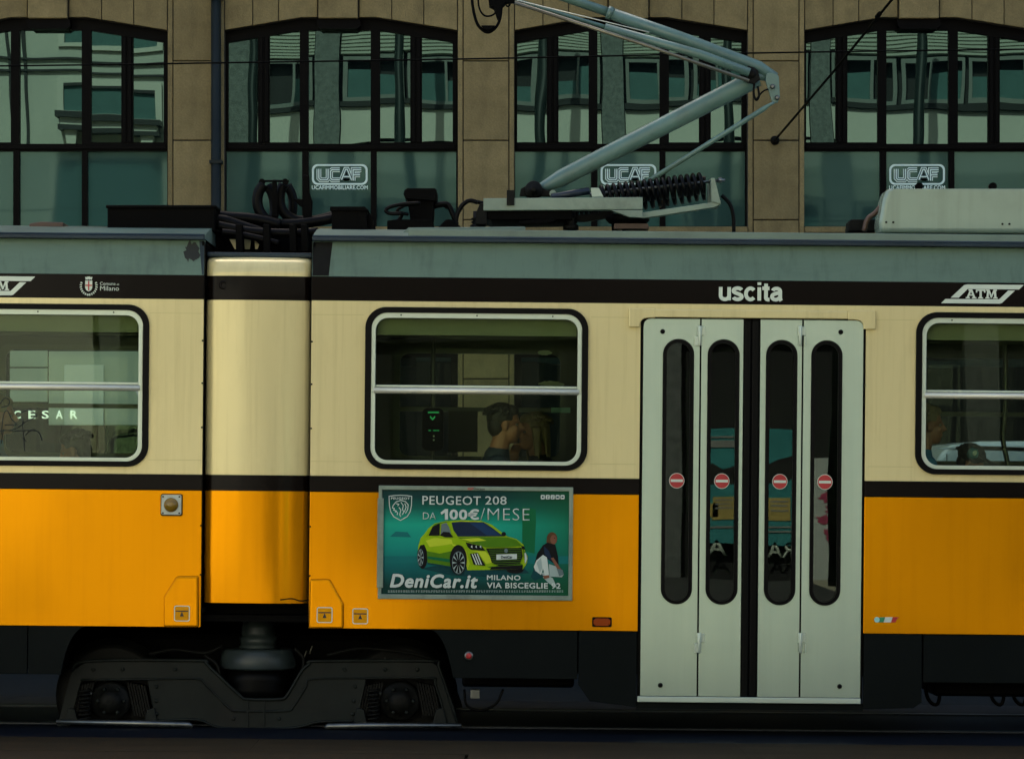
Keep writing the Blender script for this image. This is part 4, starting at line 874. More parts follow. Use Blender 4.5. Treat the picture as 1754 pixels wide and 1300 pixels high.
for gy_ in range(590, 705, 14): a.poly([(975 + (gy_ - 580) * 0.25, gy_), (1228, gy_ - 6), (1228, gy_ - 3), (975 + (gy_ - 580) * 0.25, gy_ + 3)], 'print_lime_dark', gy_ == 590)
a.poly([(1228, 560), (1250, 565), (1255, 590), (1232, 585)], 'print_black'); a.poly([(1036, 627), (1193, 622), (1193, 662), (1036, 668)], 'print_white')
a.poly([(832, 622), (890, 614), (952, 714), (860, 704)], 'print_black')
for i in range(3): a.poly([(845 + i * 19, 624 - i * 2), (853 + i * 19, 623 - i * 2), (888 + i * 19, 706), (878 + i * 19, 705)], 'print_white', i == 0)
a.poly([(1252, 615), (1262, 615), (1274, 660), (1256, 700)], 'print_white'); a.poly([(985, 742), (1000, 722), (1240, 708), (1236, 740)], 'print_black')
a.poly([(505, 690), (600, 705), (700, 722), (700, 732), (505, 700)], 'print_shadow')
a.ell(742, 668, 66, 116, 'print_black'); a.ell(744, 690, 50, 88, 'print_grey'); a.ell(744, 690, 45, 80, 'print_black')
for i in range(10):
    t = 2 * math.pi * i / 10; a.poly([(744 + 46 * math.cos(t - 0.10), 690 + 80 * math.sin(t - 0.10)), (744 + 46 * math.cos(t + 0.10), 690 + 80 * math.sin(t + 0.10)), (744 + 10 * math.cos(t), 690 + 18 * math.sin(t))], 'print_soft', i == 0)
a.ell(452, 650, 24, 66, 'print_grey'); a.ell(452, 650, 20, 58, 'print_black')
for i in range(7):
    t = 2 * math.pi * i / 7; a.poly([(452 + 22 * math.cos(t - 0.14), 650 + 60 * math.sin(t - 0.14)), (452 + 22 * math.cos(t + 0.14), 650 + 60 * math.sin(t + 0.14)), (452, 650)], 'print_soft', i == 0)
a.ell(1110, 598, 14, 16, 'print_grey'); a.done('car_picture')
yl = -0.0285
def ad_text(t, x0, x1, y0, y1, mat='print_white', bold=0.0, shear=0.0, space=1.0, y=yl, heavy=0.0):
    p0, p1 = Q(x0, y1), Q(x1, y0); return lettering(t, p0[0], p1[0], p0[1], p1[1], y, mat, adv, bold=bold, shear=shear, space=space, thick=0.0004, heavy=heavy)
ad_text('DeniCar', 1072, 1158, 636, 656, 'print_black', heavy=0.03)
a = Art(); a.y = -0.0138
a.poly([(1360, 768), (1400, 765), (1470, 810), (1505, 885), (1440, 850)], 'print_soft')
a.poly([(1340, 690), (1300, 800), (1330, 830), (1400, 800)], 'print_shadow'); a.ell(1464, 505, 40, 50, 'print_hair'); a.ell(1476, 512, 25, 36, 'print_skin'); a.poly([(1420, 520), (1450, 500), (1455, 550), (1430, 560)], 'print_hair')
a.poly([(1440, 700), (1500, 720), (1556, 778), (1540, 802), (1445, 796)], 'print_soft'); a.poly([(1330, 695), (1352, 615), (1395, 555), (1430, 535), (1490, 552), (1510, 640), (1515, 700), (1470, 690), (1400, 640)], 'print_black')
a.poly([(1324, 722), (1345, 672), (1395, 630), (1425, 650), (1432, 700), (1442, 792), (1408, 790), (1395, 735), (1380, 785), (1335, 752)], 'print_white')
a.poly([(1400, 560), (1440, 600), (1470, 680), (1440, 660), (1405, 620)], 'print_navy'); a.poly([(1345, 690), (1380, 650), (1390, 735), (1370, 770)], 'print_soft'); a.ell(1484, 500, 5, 3, 'print_black'); a.poly([(1455, 655), (1475, 650), (1535, 742), (1515, 756)], 'print_skin'); a.poly([(1500, 735), (1545, 745), (1555, 780), (1520, 795)], 'print_grey'); a.poly([(1395, 790), (1440, 785), (1445, 805), (1405, 815)], 'print_skin'); a.done('seated_figure_picture')
ad_text('PEUGEOT', 466, 915, 180, 242, heavy=0.01, space=1.08); ad_text('208', 950, 1114, 180, 242, heavy=0.01, space=1.05)
ad_text('DA', 470, 570, 304, 355, bold=-0.012); MB().prism([Q(*p_) for p_ in ((606, 304), (640, 277), (663, 277), (663, 359), (639, 359), (639, 304), (614, 320))], yl, yl + 0.0004).build('letter', 'print_white', adv); ad_text('00€', 678, 899, 281, 355, heavy=0.055, space=1.1); ad_text('/MESE', 912, 1292, 274, 362, bold=-0.014, space=1.08)
ad_text('DeniCar.it', 220, 888, 785, 877, heavy=0.05, shear=0.22, space=1.1); ad_text('MILANO', 964, 1220, 788, 822, heavy=0.04, space=1.1); ad_text('VIA BISCEGLIE 92', 964, 1528, 848, 884, heavy=0.04, space=1.1)
p0, p1 = A(803, 841), A(832, 834.2); lettering('IGP', A(801.5, 836)[0], A(811, 836)[0], A(801, 839)[1], A(801, 834.8)[1], -0.0255, 'red_vinyl', adv, heavy=0.04, thick=0.0004)
lettering('Decaux', A(811.5, 836)[0], A(831, 836)[0], A(820, 839)[1], A(820, 834.8)[1], -0.0255, 'black_vinyl', adv, bold=0.005, thick=0.001)
m = MB()
for i in range(70):
    x_ = 200 + i * 19.4; q0, q1 = Q(x_, 909), Q(x_ + random.uniform(9, 17), 904); m.prism(rect(q0[0], q1[0], q0[1], q1[1]), -0.0128, -0.0124)
    q0, q1 = Q(x_, 918), Q(x_ + random.uniform(9, 17), 914); m.prism(rect(q0[0], q1[0], q0[1], q1[1]), -0.0128, -0.0124)
o = m.build('small_print', 'print_soft', adv); o['kind'] = 'stuff'
for i in range(5):
    cx_ = 1393 + i * 38; q0, q1 = Q(cx_ - 16, 202), Q(cx_ + 16, 168)
    ic = MB().prism(rr(q0[0], q1[0], q0[1], q1[1], 0.006, 3), yl, yl + 0.0006).build('social_icon', 'print_white', adv)
    a_ = [[(-7, -7), (7, -7), (7, 7), (-7, 7)], [(-3, 12), (-3, -10), (7, -10), (7, -5), (3, -5), (3, 12)], [(2, -11), (5, -4), (9, -3), (4, 0), (3, 9), (-6, 9), (-6, 3), (-1, 3)], [(-9, -6), (9, -6), (9, 7), (-9, 7)], [(-8, -5), (8, -5), (8, 6), (-8, 6)]][i]
    MB().prism([Q(cx_ + p_[0], 185 + p_[1]) for p_ in a_], yl - 0.0008, yl - 0.0001).build('icon_glyph', 'print_shadow', ic) if False else MB().prism([Q(cx_ + p_[0], 185 + p_[1]) for p_ in a_], yl - 0.0008, yl - 0.0002).build('icon_glyph', 'print_shadow', adv)
# lion shield of the car maker
def stroke(m, pts, w, y, y2):
    P_ = [Vector(Q(*p)) for p in pts]; w = w / KA / 280
    for i in range(len(P_) - 1):
        d_ = (P_[i + 1] - P_[i]); n_ = Vector((-d_.y, d_.x)).normalized() * w / 2; t_ = d_.normalized() * w * 0.2
        m.prism([tuple(P_[i] + n_ - t_), tuple(P_[i] - n_ - t_), tuple(P_[i + 1] - n_ + t_), tuple(P_[i + 1] + n_ + t_)], y - 0.00002 * i, y2)
m = MB(); sh_o = [(205, 176), (250, 170), (296, 168), (340, 170), (386, 176), (384, 250), (374, 300), (350, 338), (296, 368), (242, 338), (218, 300), (208, 250)]
sh_i = [(211, 182), (250, 176), (296, 174), (340, 176), (380, 182), (378, 249), (368, 297), (346, 333), (296, 361), (246, 333), (224, 297), (214, 250)]
m.prism([[Q(*p) for p in sh_o], [Q(*p) for p in sh_i]], -0.0132, -0.0124)
for st in ([(240, 250), (262, 222), (300, 210), (335, 220), (356, 245), (352, 280), (335, 310)], [(240, 250), (234, 268), (250, 272), (244, 286), (262, 290), (256, 302)], [(262, 235), (285, 240), (275, 252)], [(300, 225), (318, 250), (312, 280), (322, 300)], [(285, 265), (300, 285), (290, 320), (298, 335)], [(330, 235), (340, 262), (330, 290), (310, 320)], [(262, 290), (275, 310), (270, 322)]):
    stroke(m, st, 6, -0.0131, -0.0124)
m.build('lion_shield', 'print_white', adv)
ad_text('PEUGEOT', 224, 368, 188, 203, heavy=0.03, space=1.1, y=-0.0135)

# ------------------------------------------------------------------ pantograph
YP = 1.17
pan = empty('pantograph', (0, 0, 0), parent=tram)
def V(px, py, y=YP): return LV(px, py, y)
def bar(name, pts, r, mat, parent=pan, seg=14): return MB().tube(pts, r, seg).build(name, mat, parent)
S_ = 21.17 / FPX                                      # metres to one photo row at the pantograph
def plate(name, pts, y0, y1, mat, parent=pan, bevel=0.004, yy=YP): return MB().prism([L(px, py, yy) for px, py in pts], y0, y1).build(name, mat, parent, bevel=bevel)
# main lower arm and its pivot
a0, a1 = V(915, 329), V(1297, 134)
bar('lower_arm', [a0, a0.lerp(a1, 0.05), a0.lerp(a1, 0.12), a0.lerp(a1, 0.93), a1], [0.030, 0.038, 0.056, 0.062, 0.058], 'pantograph_paint', seg=20)
m = MB(); m.lathe(a0 + Vector((-0.004, 0.10, 0.004)), [(0.056, 0), (0.056, -0.24), (0.05, -0.246), (0.022, -0.247), (0.02, -0.26), (0.008, -0.262)], 20, 'y'); m.build('pivot_bearing', 'dark_steel', pan)
plate('pivot_bracket', [(890, 338), (892, 326), (905, 318), (925, 322), (936, 328), (952, 328), (956, 339)], YP - 0.09, YP - 0.05, 'dark_steel')
m = MB(); c0 = V(947, 332, YP - 0.12); m.lathe(c0, [(0.022, -0.025), (0.022, 0.025)], 14, 'y'); m.build('lifting_eye', 'beam_paint', pan)
# knee
k0 = V(1284, 128); k1 = V(1322, 132)
m = MB(); m.lathe(V(1285, 129, YP - 0.02), [(0.038, 0.10), (0.044, 0.05), (0.044, -0.08), (0.03, -0.095), (0.012, -0.10)], 18, 'y'); m.build('knee_joint', 'dark_steel', pan)
plate('knee_fork', [(1264, 128), (1280, 116), (1296, 124), (1300, 140), (1290, 148), (1272, 142)], YP - 0.11, YP - 0.075, 'dark_steel')
plate('knee_plate', [(1312, 128), (1322, 126), (1333, 132), (1335, 168), (1331, 178), (1322, 178), (1317, 162), (1310, 140)], YP - 0.05, YP - 0.02, 'pantograph_paint')
bar('knee_spacer', [V(1290, 130), V(1314, 133)], 0.026, 'pantograph_paint')
for px, py in ((1282, 140), (1323, 149), (1331, 168)):
    m = MB(); m.lathe(V(px, py, YP - 0.055), [(0.016, 0.03), (0.016, -0.012), (0.008, -0.02)], 12, 'y'); m.build('bolt', 'worn_steel', pan)
bar('shunt_cable', spline([V(1292, 142, 1.08), V(1291, 160, 1.08), V(1295, 172, 1.08), V(1300, 165, 1.08), V(1298, 148, 1.08)], 5), 0.007, 'rubber', seg=6)
bar('shunt_cable', spline([V(1296, 170, 1.10), V(1306, 158, 1.10), V(1316, 153, 1.10)], 5), 0.006, 'rubber', seg=6)
# upper arm: thick tube stepping down to a thinner one, second tube, control rod, steady wire
bar('upper_arm', [V(1328, 134), V(1300, 116), V(1170, 67), V(1042, 22)], [0.036, 0.042, 0.041, 0.039], 'pantograph_paint', seg=18)
bar('upper_arm', [V(1046, 23), V(950, -10), V(840, -46)], [0.031, 0.03, 0.028], 'pantograph_paint', seg=16)
bar('arm_sleeve', [V(1049, 24.5), V(1040, 21.3)], 0.043, 'pantograph_paint')
bar('second_arm', [V(1284, 125, 1.04), V(1200, 94, 1.04), V(1036, 47, 1.04)], [0.030, 0.030, 0.026], 'pantograph_paint', seg=16)
bar('second_arm', [V(1040, 48, 1.04), V(880, 0, 1.04), V(845, -12, 1.04)], [0.014, 0.013, 0.012], 'pantograph_paint', seg=12)
bar('control_rod', [V(1283, 139, 0.98), V(1100, 76, 0.98), V(872, 2, 0.98)], 0.012, 'copper_rod', seg=10)
bar('steady_wire', [V(1112, 56, 0.95), V(885, 1, 0.95)], 0.0035, 'polished_bar', seg=6)
# coupling rod back down to the base frame
bar('coupling_rod', [V(1326, 176, 1.06), V(1318, 180, 1.06), V(1308, 187, 1.06), V(1080, 330, 1.06)], [0.008, 0.010, 0.017, 0.017], 'pantograph_paint', seg=12)
# collector head: hanging horn loop, head block, contact strips above the picture
horn = spline([V(806, -40, 0.75), V(809, 5, 0.75), V(815, 35, 0.75), V(824, 50, 0.75), V(836, 56, 0.75), V(848, 49, 0.75), V(856, 34, 0.75), V(859, 5, 0.75), V(858, -40, 0.75)], 6)
bar('horn', horn, 0.0095, 'black_equipment', seg=8)
bar('inner_loop', spline([V(818, -30, 0.75), V(820, 10, 0.75), V(828, 26, 0.75), V(840, 28, 0.75), V(850, 22, 0.75)], 6), 0.006, 'black_equipment', seg=6)
plate('horn_foot', [(824, 45), (848, 45), (842, 53), (831, 53)], 0.72, 0.78, 'black_equipment', yy=0.75)
plate('head_bracket', [(834, -20), (880, -20), (882, 4), (868, 6), (860, 14), (857, 33), (852, 34), (846, 16), (838, 12)], 0.74, 0.86, 'black_equipment', yy=0.8)
m = MB()
for xx_ in (812, 856): c = V(xx_, -62); m.box(c.x - 0.02, c.x + 0.02, 0.55, 1.79, c.z, c.z + 0.03)
m.build('contact_strip', 'black_equipment', pan)
bar('loop_hook', spline([V(866, 2, 0.9), V(868, 11, 0.9), V(873, 10, 0.9), V(874, 2, 0.9)], 5), 0.005, 'black_equipment', seg=6)
# base frame
plate('base_beam', [(828, 340), (1101, 338), (1101, 359), (828, 361)], 0.80, 0.92, 'beam_paint', yy=0.8)
plate('base_beam', [(828, 346), (1101, 344), (1101, 362), (828, 364)], 1.45, 1.55, 'black_equipment', yy=1.45)
plate('base_underside', [(830, 361.5), (980, 361.5), (980, 377), (842, 378), (830, 374)], 0.84, 1.5, 'black_equipment', yy=0.9)
plate('beam_clamp', [(868, 326), (881, 326), (881, 352), (868, 352)], 0.785, 0.799, 'dark_steel', yy=0.79, bevel=0.002)
for px in (818, 978): 
    c = V(px, 388, 0.9); m = MB(); m.lathe((c.x, 0.95, c.z - 0.02), [(0.05, 0), (0.05, 0.03), (0.032, 0.04), (0.045, 0.05), (0.03, 0.06), (0.045, 0.07), (0.03, 0.082), (0.03, 0.12)], 16); m.build('insulator', 'dark_steel', pan)
plate('rear_beam', [(1060, 362), (1101, 364), (1225, 346), (1234, 343), (1234, 350), (1225, 355), (1102, 374), (1068, 370)], 0.86, 0.96, 'beam_paint', yy=0.86)
plate('rear_beam', [(1045, 360), (1101, 360), (1101, 373), (1078, 372)], 0.80, 0.855, 'beam_paint', yy=0.8)
plate('spring_plate', [(1218, 305), (1224, 305), (1235, 350), (1219, 346)], 0.85, 1.30, 'beam_paint', yy=0.85)
plate('spring_link', [(1012, 322), (1026, 322), (1034, 338), (1014, 338)], 0.88, 0.91, 'white_board', yy=0.88)
bar('damper', [V(944, 338, 0.95), V(1010, 327, 0.95)], [0.022, 0.024], 'blue_rod')
def coil(name, a, b, r, turns, wire, y): return bar(name, helix(V(*a, y), V(*b, y), r, turns), wire, 'spring_paint', seg=7)
coil('main_spring', (1030, 336), (1208, 314), 0.062, 17, 0.0125, 1.0)
coil('main_spring', (1070, 344), (1208, 322), 0.070, 11, 0.0125, 1.32)
coil('return_spring', (975, 362), (1040, 361), 0.035, 8, 0.008, 1.1)
bar('spring_rod', [V(1010, 333, 1.0), V(1236, 309, 1.0)], 0.010, 'worn_steel', seg=10)
m = MB(); c = V(1234, 309, 1.0); m.lathe(c, [(0.018, -0.012), (0.018, 0.006), (0.009, 0.014), (0.009, 0.03)], 8, 'x'); m.build('nut', 'worn_steel', pan)
plate('link_plate', [(960, 371), (1050, 362), (1055, 372), (1000, 380), (962, 378)], 1.0, 1.06, 'dark_steel', yy=1.0)
m = MB(); c = V(1075, 378, 1.0); m.lathe((c.x, c.y, c.z), [(0.12, -0.02), (0.14, 0.0), (0.14, 0.03), (0.1, 0.04)], 20); m.build('air_drive', 'black_equipment', pan)
plate('lower_hook', [(888, 382), (892, 378), (945, 374), (955, 378), (940, 382), (895, 385)], 0.82, 0.86, 'black_equipment', yy=0.82)
for px in (1050, 1068): bar('air_hose', [V(px, 366, 1.0), V(px + 1, 396, 1.0)], 0.012, 'rubber', seg=8)
plate('brown_block', [(1052, 383), (1110, 383), (1112, 392), (1052, 392)], 0.9, 1.1, 'brown_door', yy=0.9)
bar('drain_hose', spline([V(1236, 335, 1.0), V(1250, 350, 1.0), V(1256, 370, 1.0), V(1257, 398, 1.0)], 6), 0.012, 'rubber', seg=8)
bar('feed_cable', spline([V(775, 392, 1.0), V(786, 362, 1.0), V(800, 345, 1.0), V(815, 346, 1.0), V(830, 349, 1.0)], 6), 0.013, 'rubber', seg=8)
plate('terminal_box', [(822, 350), (834, 350), (834, 385), (815, 385), (815, 366)], 0.82, 1.0, 'dark_steel', yy=0.85)

# ------------------------------------------------------------------ other gear on the roof
def rplate(name, pts, y0, y1, mat='black_equipment', parent=tram, bevel=0.006): return MB().prism([L(px, py, y0) for px, py in pts], y0, y1).build(name, mat, parent, bevel=bevel)
rb = rplate('resistor_box', [(184, 357), (368, 357), (368, 396), (184, 396)], 0.5, 1.6); 
rplate('lid', [(181, 351.5), (370, 351.5), (370, 357), (181, 357)], 0.48, 1.62, parent=rb)
rplate('roof_hatch', [(50, 383), (70, 380), (108, 381), (110, 394), (50, 394)], 0.6, 1.2, 'brown_door')
rplate('junction_box', [(568, 360), (628, 360), (630, 398), (568, 398)], 0.6, 1.0)
rplate('box_lid', [(565, 354), (625, 354), (632, 361), (565, 361)], 0.58, 1.02)
rplate('box_leg', [(630, 366), (640, 372), (644, 398), (630, 398)], 0.65, 0.75)
rplate('bracket_post', [(519, 300), (529, 300), (530, 330), (535, 345), (533, 382), (519, 382)], 0.95, 1.0)
rplate('bracket_gusset', [(500, 341), (520, 341), (520, 357), (512, 352), (506, 345)], 0.95, 0.98)
rplate('hose_post', [(466, 308), (474, 308), (475, 372), (466, 372)], 0.9, 0.93)
bar('hose_clamp_bar', [LV(445, 310.5, 0.9), LV(495, 310.5, 0.9)], 0.007, 'black_equipment', tram, 8)
for px in (449, 489): m = MB(); m.lathe(LV(px, 312, 0.9), [(0.02, -0.02), (0.02, 0.02)], 12, 'y'); m.build('hose_clamp', 'black_equipment', tram)
def hose(pts, r, y): return bar('cable_hose', spline([LV(px, py, y) for px, py in pts], 6), r, 'rubber', tram, 12)
hose([(452, 316), (443, 330), (441, 350), (450, 370), (470, 382), (500, 384), (540, 380), (572, 374)], 0.034, 0.9)
hose([(486, 316), (480, 330), (480, 352), (490, 368), (510, 378), (540, 378), (572, 370)], 0.034, 1.0)
hose([(458, 318), (466, 332), (470, 350), (468, 372), (450, 388), (425, 395)], 0.032, 1.05)
hose([(492, 318), (500, 334), (502, 352), (498, 374), (480, 390)], 0.030, 1.15)
hose([(362, 368), (390, 372), (420, 374), (450, 378), (480, 386)], 0.036, 0.8)
hose([(362, 376), (385, 378), (410, 386), (440, 396), (470, 408)], 0.034, 0.7)
hose([(372, 386), (400, 392), (440, 398), (500, 400), (545, 398)], 0.030, 0.6)
hose([(380, 398), (400, 400), (440, 408), (480, 418)], 0.022, 0.55)
for px in (455, 500, 520, 408): rplate('hose_bracket', [(px - 5, 384), (px + 6, 384), (px + 8, 432), (px - 4, 432)], 0.45, 0.6)
rplate('gangway_bridge', [(352, 404), (372, 396), (530, 402), (538, 412), (538, 432), (352, 432)], 0.75, 1.6)
for pts in ([(393, 410), (406, 410), (416, 427), (402, 427)], [(419, 409), (430, 411), (428, 427), (416, 427)], [(436, 411), (444, 419), (441, 427), (437, 427)], [(457, 413), (466, 411), (467, 421)]):
    rplate('paint_chip', pts, 0.742, 0.749, 'cream_paint', bevel=0)
rplate('breaker_head', [(693, 326), (697, 322.5), (745, 322.5), (748, 326), (748, 333), (747, 344), (694, 340), (691, 333)], 0.8, 1.15)
rplate('breaker_body', [(697, 338), (744, 338), (742, 378), (703, 378)], 0.85, 1.1)
rplate('breaker_base', [(663, 378), (680, 376), (741, 376), (744, 392), (744, 398), (663, 398)], 0.7, 1.2)
rplate('breaker_base', [(750, 390), (764, 376), (774, 376), (790, 389), (796, 398), (750, 398)], 0.7, 0.9)
def thin(pts, r, y, n='roof_cable'): return bar(n, spline([LV(px, py, y) for px, py in pts], 6), r, 'rubber', tram, 8)
thin([(720, 348), (690, 350), (668, 355), (661, 361), (668, 366), (690, 366)], 0.012, 0.7); thin([(700, 368), (680, 362), (695, 352), (716, 350)], 0.010, 0.72)
thin([(690, 366), (684, 376), (672, 388)], 0.012, 0.75); thin([(744, 352), (766, 350), (774, 364), (782, 384)], 0.016, 0.9)
rplate('breaker_arm', [(742, 346), (766, 346), (772, 358), (764, 358), (760, 354), (742, 358)], 0.9, 0.95)
thin([(782, 392), (782, 372), (790, 354), (804, 344), (818, 347)], 0.014, 0.8)
rplate('roof_board', [(690, 398), (700, 390), (900, 388.5), (900, 400), (690, 404)], 0.3, 0.6, 'roof_paint')
# air-conditioning housing at the right
pts = [L(px, py, 0.30) for px, py in ((1507, 399), (1506, 380), (1513, 340), (1518, 327), (1524, 323), (2150, 325), (2150, 402))]
ac = MB().prism(pts, 0.30, 0.60).build('air_conditioner', 'ac_paint', tram, bevel=0.03, seg=4)
for px, py in ((1518, 381), (1530, 381), (1717, 384), (1729, 384)):
    m = MB(); m.lathe(LV(px, py, 0.30), [(0.007, 0.0), (0.007, -0.004), (0.003, -0.005)], 8, 'y'); m.build('rivet', 'dark_steel', ac)
for px in (1574, 1700):
    c = LV(px, 320, 0.6); m = MB(); m.lathe(c, [(0.024, -0.03), (0.024, 0.03)], 14, 'y'); m.build('lifting_eye', 'black_equipment', ac)
m = MB(); m.tube(spline([LV(1480, 396, 0.5), LV(1486, 376, 0.5), LV(1498, 366, 0.5), LV(1512, 350, 0.5)], 6), 0.016, 8); m.build('supply_hose', 'brown_door', ac)
rplate('supply_box', [(1454, 380), (1458, 376), (1505, 376), (1508, 396), (1452, 396)], 0.62, 0.8, 'dark_steel', ac)

# ------------------------------------------------------------------ bogie under the gangway
bog = empty('bogie', (0, 0, 0), parent=tram)
YB = 0.30
def B(pts, y=YB): return [L(px, py, y) for px, py in pts]
outline = [(118, 1246), (98, 1244), (122, 1150), (150, 1131), (338, 1130), (352, 1134), (362, 1144), (410, 1190), (424, 1197), (478, 1197), (492, 1190), (516, 1150), (530, 1136), (545, 1131), (738, 1131), (752, 1142), (786, 1244), (766, 1246), (744, 1166), (736, 1160), (628, 1160), (612, 1234), (545, 1237), (498, 1247), (382, 1247), (338, 1232), (266, 1234), (252, 1162), (146, 1162), (138, 1170)]
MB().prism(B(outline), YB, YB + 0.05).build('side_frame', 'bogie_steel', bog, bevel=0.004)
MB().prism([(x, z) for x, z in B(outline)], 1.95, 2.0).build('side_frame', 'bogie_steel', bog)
def flange(pts, r=0.010): return MB().tube(spline([LV(px, py, YB - 0.005) for px, py in pts], 4), r, 8).build('frame_flange', 'bogie_steel', bog)
flange([(122, 1150), (150, 1132), (338, 1131), (352, 1135), (362, 1145), (410, 1190), (424, 1197), (478, 1197), (492, 1190), (516, 1150), (530, 1137), (545, 1132), (738, 1132), (752, 1143), (786, 1244)])
flange([(138, 1164), (252, 1163), (336, 1162), (352, 1172), (392, 1212), (410, 1217), (488, 1217), (502, 1210), (524, 1176), (536, 1162), (628, 1161), (738, 1161), (746, 1172), (768, 1246)], 0.007)
flange([(262, 1234), (338, 1232), (382, 1246), (498, 1246), (545, 1236), (612, 1234)], 0.008)
for px in (424, 452): m = MB(); m.box(lx(px - 1.5, 1220, YB), lx(px + 1.5, 1220, YB), YB - 0.012, YB, lz(px, 1246, YB), lz(px, 1198, YB)); m.build('frame_rib', 'bogie_steel', bog)
def axlebox(cx):
    ax_e = empty('axle_box', (0, 0, 0), parent=bog)
    for s in (-1, 1):
        for j in range(7):
            p = [(cx + s * (28 + j * 4.6), 1168 + j * 1.0), (cx + s * (31.2 + j * 4.6), 1168 + j * 1.0), (cx + s * (43 + j * 4.6), 1226), (cx + s * (39.5 + j * 4.6), 1226)]
            MB().prism(B(p, 0.33), 0.32 + 0.006 * (j % 2), 0.42).build('rubber_layer', 'dark_steel', ax_e)
    c = LV(cx, 1200, 0.36); m = MB(); m.lathe(c, [(0.125, 0.1), (0.125, -0.03), (0.11, -0.045), (0.075, -0.05), (0.07, -0.075), (0.03, -0.085), (0.015, -0.088)], 26, 'y'); m.build('axle_cover', 'dark_steel', ax_e)
    m = MB(); m.tube(helix(LV(cx - 45, 1234, 0.28), LV(cx - 45, 1180, 0.28), 0.032, 8), 0.007, 6); m.build('coil_spring', 'dark_steel', ax_e)
    m = MB(); m.lathe(LV(cx, 1192, 0.43), [(0.30, 0.0), (0.33, 0.02), (0.33, 0.10), (0.36, 0.11), (0.36, 0.13)], 36, 'y'); m.build('wheel', 'dark_steel', ax_e)
    m = MB(); m.lathe(LV(cx, 1192, 1.85), [(0.30, 0.0), (0.33, 0.02), (0.33, 0.10)], 28, 'y'); m.build('wheel', 'dark_steel', ax_e)
    m = MB(); m.tube([LV(cx, 1192, 0.45), LV(cx, 1192, 1.0), Vector((LV(cx, 1192, .45).x, 1.9, LV(cx, 1192, .45).z))], 0.07, 14); m.build('axle', 'dark_steel', ax_e)
    x = LV(cx - 34, 1187, 0.31); m = MB(); m.lathe(x, [(0.010, 0.02), (0.010, -0.02), (0.004, -0.03)], 8, 'y'); m.build('nipple', 'worn_steel', ax_e)
axlebox(685); axlebox(190)
for a_, b_, c_ in ((556, 625, 790), (330, 255, 96)):
    m = MB(); z_ = lz(670, 1244, 0.2)
    xs_ = [lx(a_, 1248, 0.2), lx(a_ + (6 if b_ > a_ else -6), 1248, 0.2), lx(b_, 1248, 0.2)]
    m.tube([Vector((xs_[0], 0.2, z_ - 0.008)), Vector((xs_[1], 0.2, z_ - 0.002)), Vector((xs_[2], 0.2, z_ + 0.004)), Vector((lx(c_, 1248, 0.2), 0.2, z_ + 0.012))], [0.012, 0.021, 0.021, 0.014], 12); m.build('track_brake', 'worn_steel', bog)
m = MB(); cxb, czb = L(441, 1130, 0.45)
m.lathe((cxb, 0.50, czb), [(0.195, -0.06), (0.235, -0.052), (0.24, -0.04), (0.228, 0.055), (0.215, 0.068), (0.12, 0.07)], 36); m.build('bolster_ring', 'bolster_paint', bog)
m = MB(); m.lathe((cxb, 0.50, czb), [(0.21, -0.23), (0.205, -0.20), (0.225, -0.18), (0.20, -0.15), (0.225, -0.12), (0.20, -0.09), (0.20, -0.061)], 32); m.build('air_bellows', 'rubber', bog)
m = MB(); m.lathe((cxb, 0.50, czb), [(0.115, 0.071), (0.12, 0.08), (0.11, 0.095), (0.118, 0.10), (0.118, 0.145), (0.105, 0.148), (0.11, 0.17), (0.105, 0.18), (0.11, 0.20), (0.10, 0.215), (0.098, 0.25), (0.06, 0.27), (0.06, 0.36)], 12); m.build('centre_pivot', 'bolster_paint', bog)
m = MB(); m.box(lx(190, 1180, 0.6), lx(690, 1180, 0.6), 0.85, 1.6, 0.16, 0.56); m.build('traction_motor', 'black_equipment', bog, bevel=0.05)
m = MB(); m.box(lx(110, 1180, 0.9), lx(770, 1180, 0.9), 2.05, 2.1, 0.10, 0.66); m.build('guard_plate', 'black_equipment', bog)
for px, py in ((268, 1175), (268, 1200), (268, 1222), (608, 1175), (606, 1200), (604, 1222), (160, 1146), (210, 1146), (300, 1146), (590, 1146), (660, 1146), (715, 1146), (400, 1230), (478, 1230)):
    m = MB(); m.lathe(LV(px, py, YB), [(0.013, 0.0), (0.013, -0.010), (0.006, -0.013)], 6, 'y'); m.build('bolt', 'bogie_steel', bog)
for pts in ([(350, 1122), (372, 1140), (380, 1180), (400, 1200)], [(505, 1110), (520, 1130), (512, 1165), (495, 1190)], [(255, 1120), (300, 1112), (350, 1118), (380, 1106)], [(560, 1122), (620, 1110), (700, 1118), (740, 1128)]):
    m = MB(); m.tube(spline([LV(px, py, 0.34) for px, py in pts], 6), 0.010, 8); m.build('brake_hose', 'dark_steel', bog)
for cx_ in (190, 685):
    for s_ in (-1, 1): m = MB(); m.prism(B([(cx_ + s_ * 62, 1215), (cx_ + s_ * 74, 1212), (cx_ + s_ * 80, 1240), (cx_ + s_ * 56, 1240)], 0.27), 0.27, 0.31); m.build('spring_cup', 'bogie_steel', bog, bevel=0.004)
    for k_ in range(6): a_ = k_ * math.pi / 3; c_ = LV(cx_, 1200, 0.29); m = MB(); m.lathe(c_ + Vector((0.082 * math.cos(a_), 0.0, 0.082 * math.sin(a_))), [(0.011, 0.02), (0.011, -0.008), (0.005, -0.011)], 6, 'y'); m.build('bolt', 'bogie_steel', bog)
for px, py in ((530, 1120), (520, 1128), (655, 1140)): m = MB(); m.tube([LV(px, py, 0.42), LV(px + 5, py - 14, 0.42)], 0.004, 6); m.build('sensor_wire', 'copper_rod', bog)

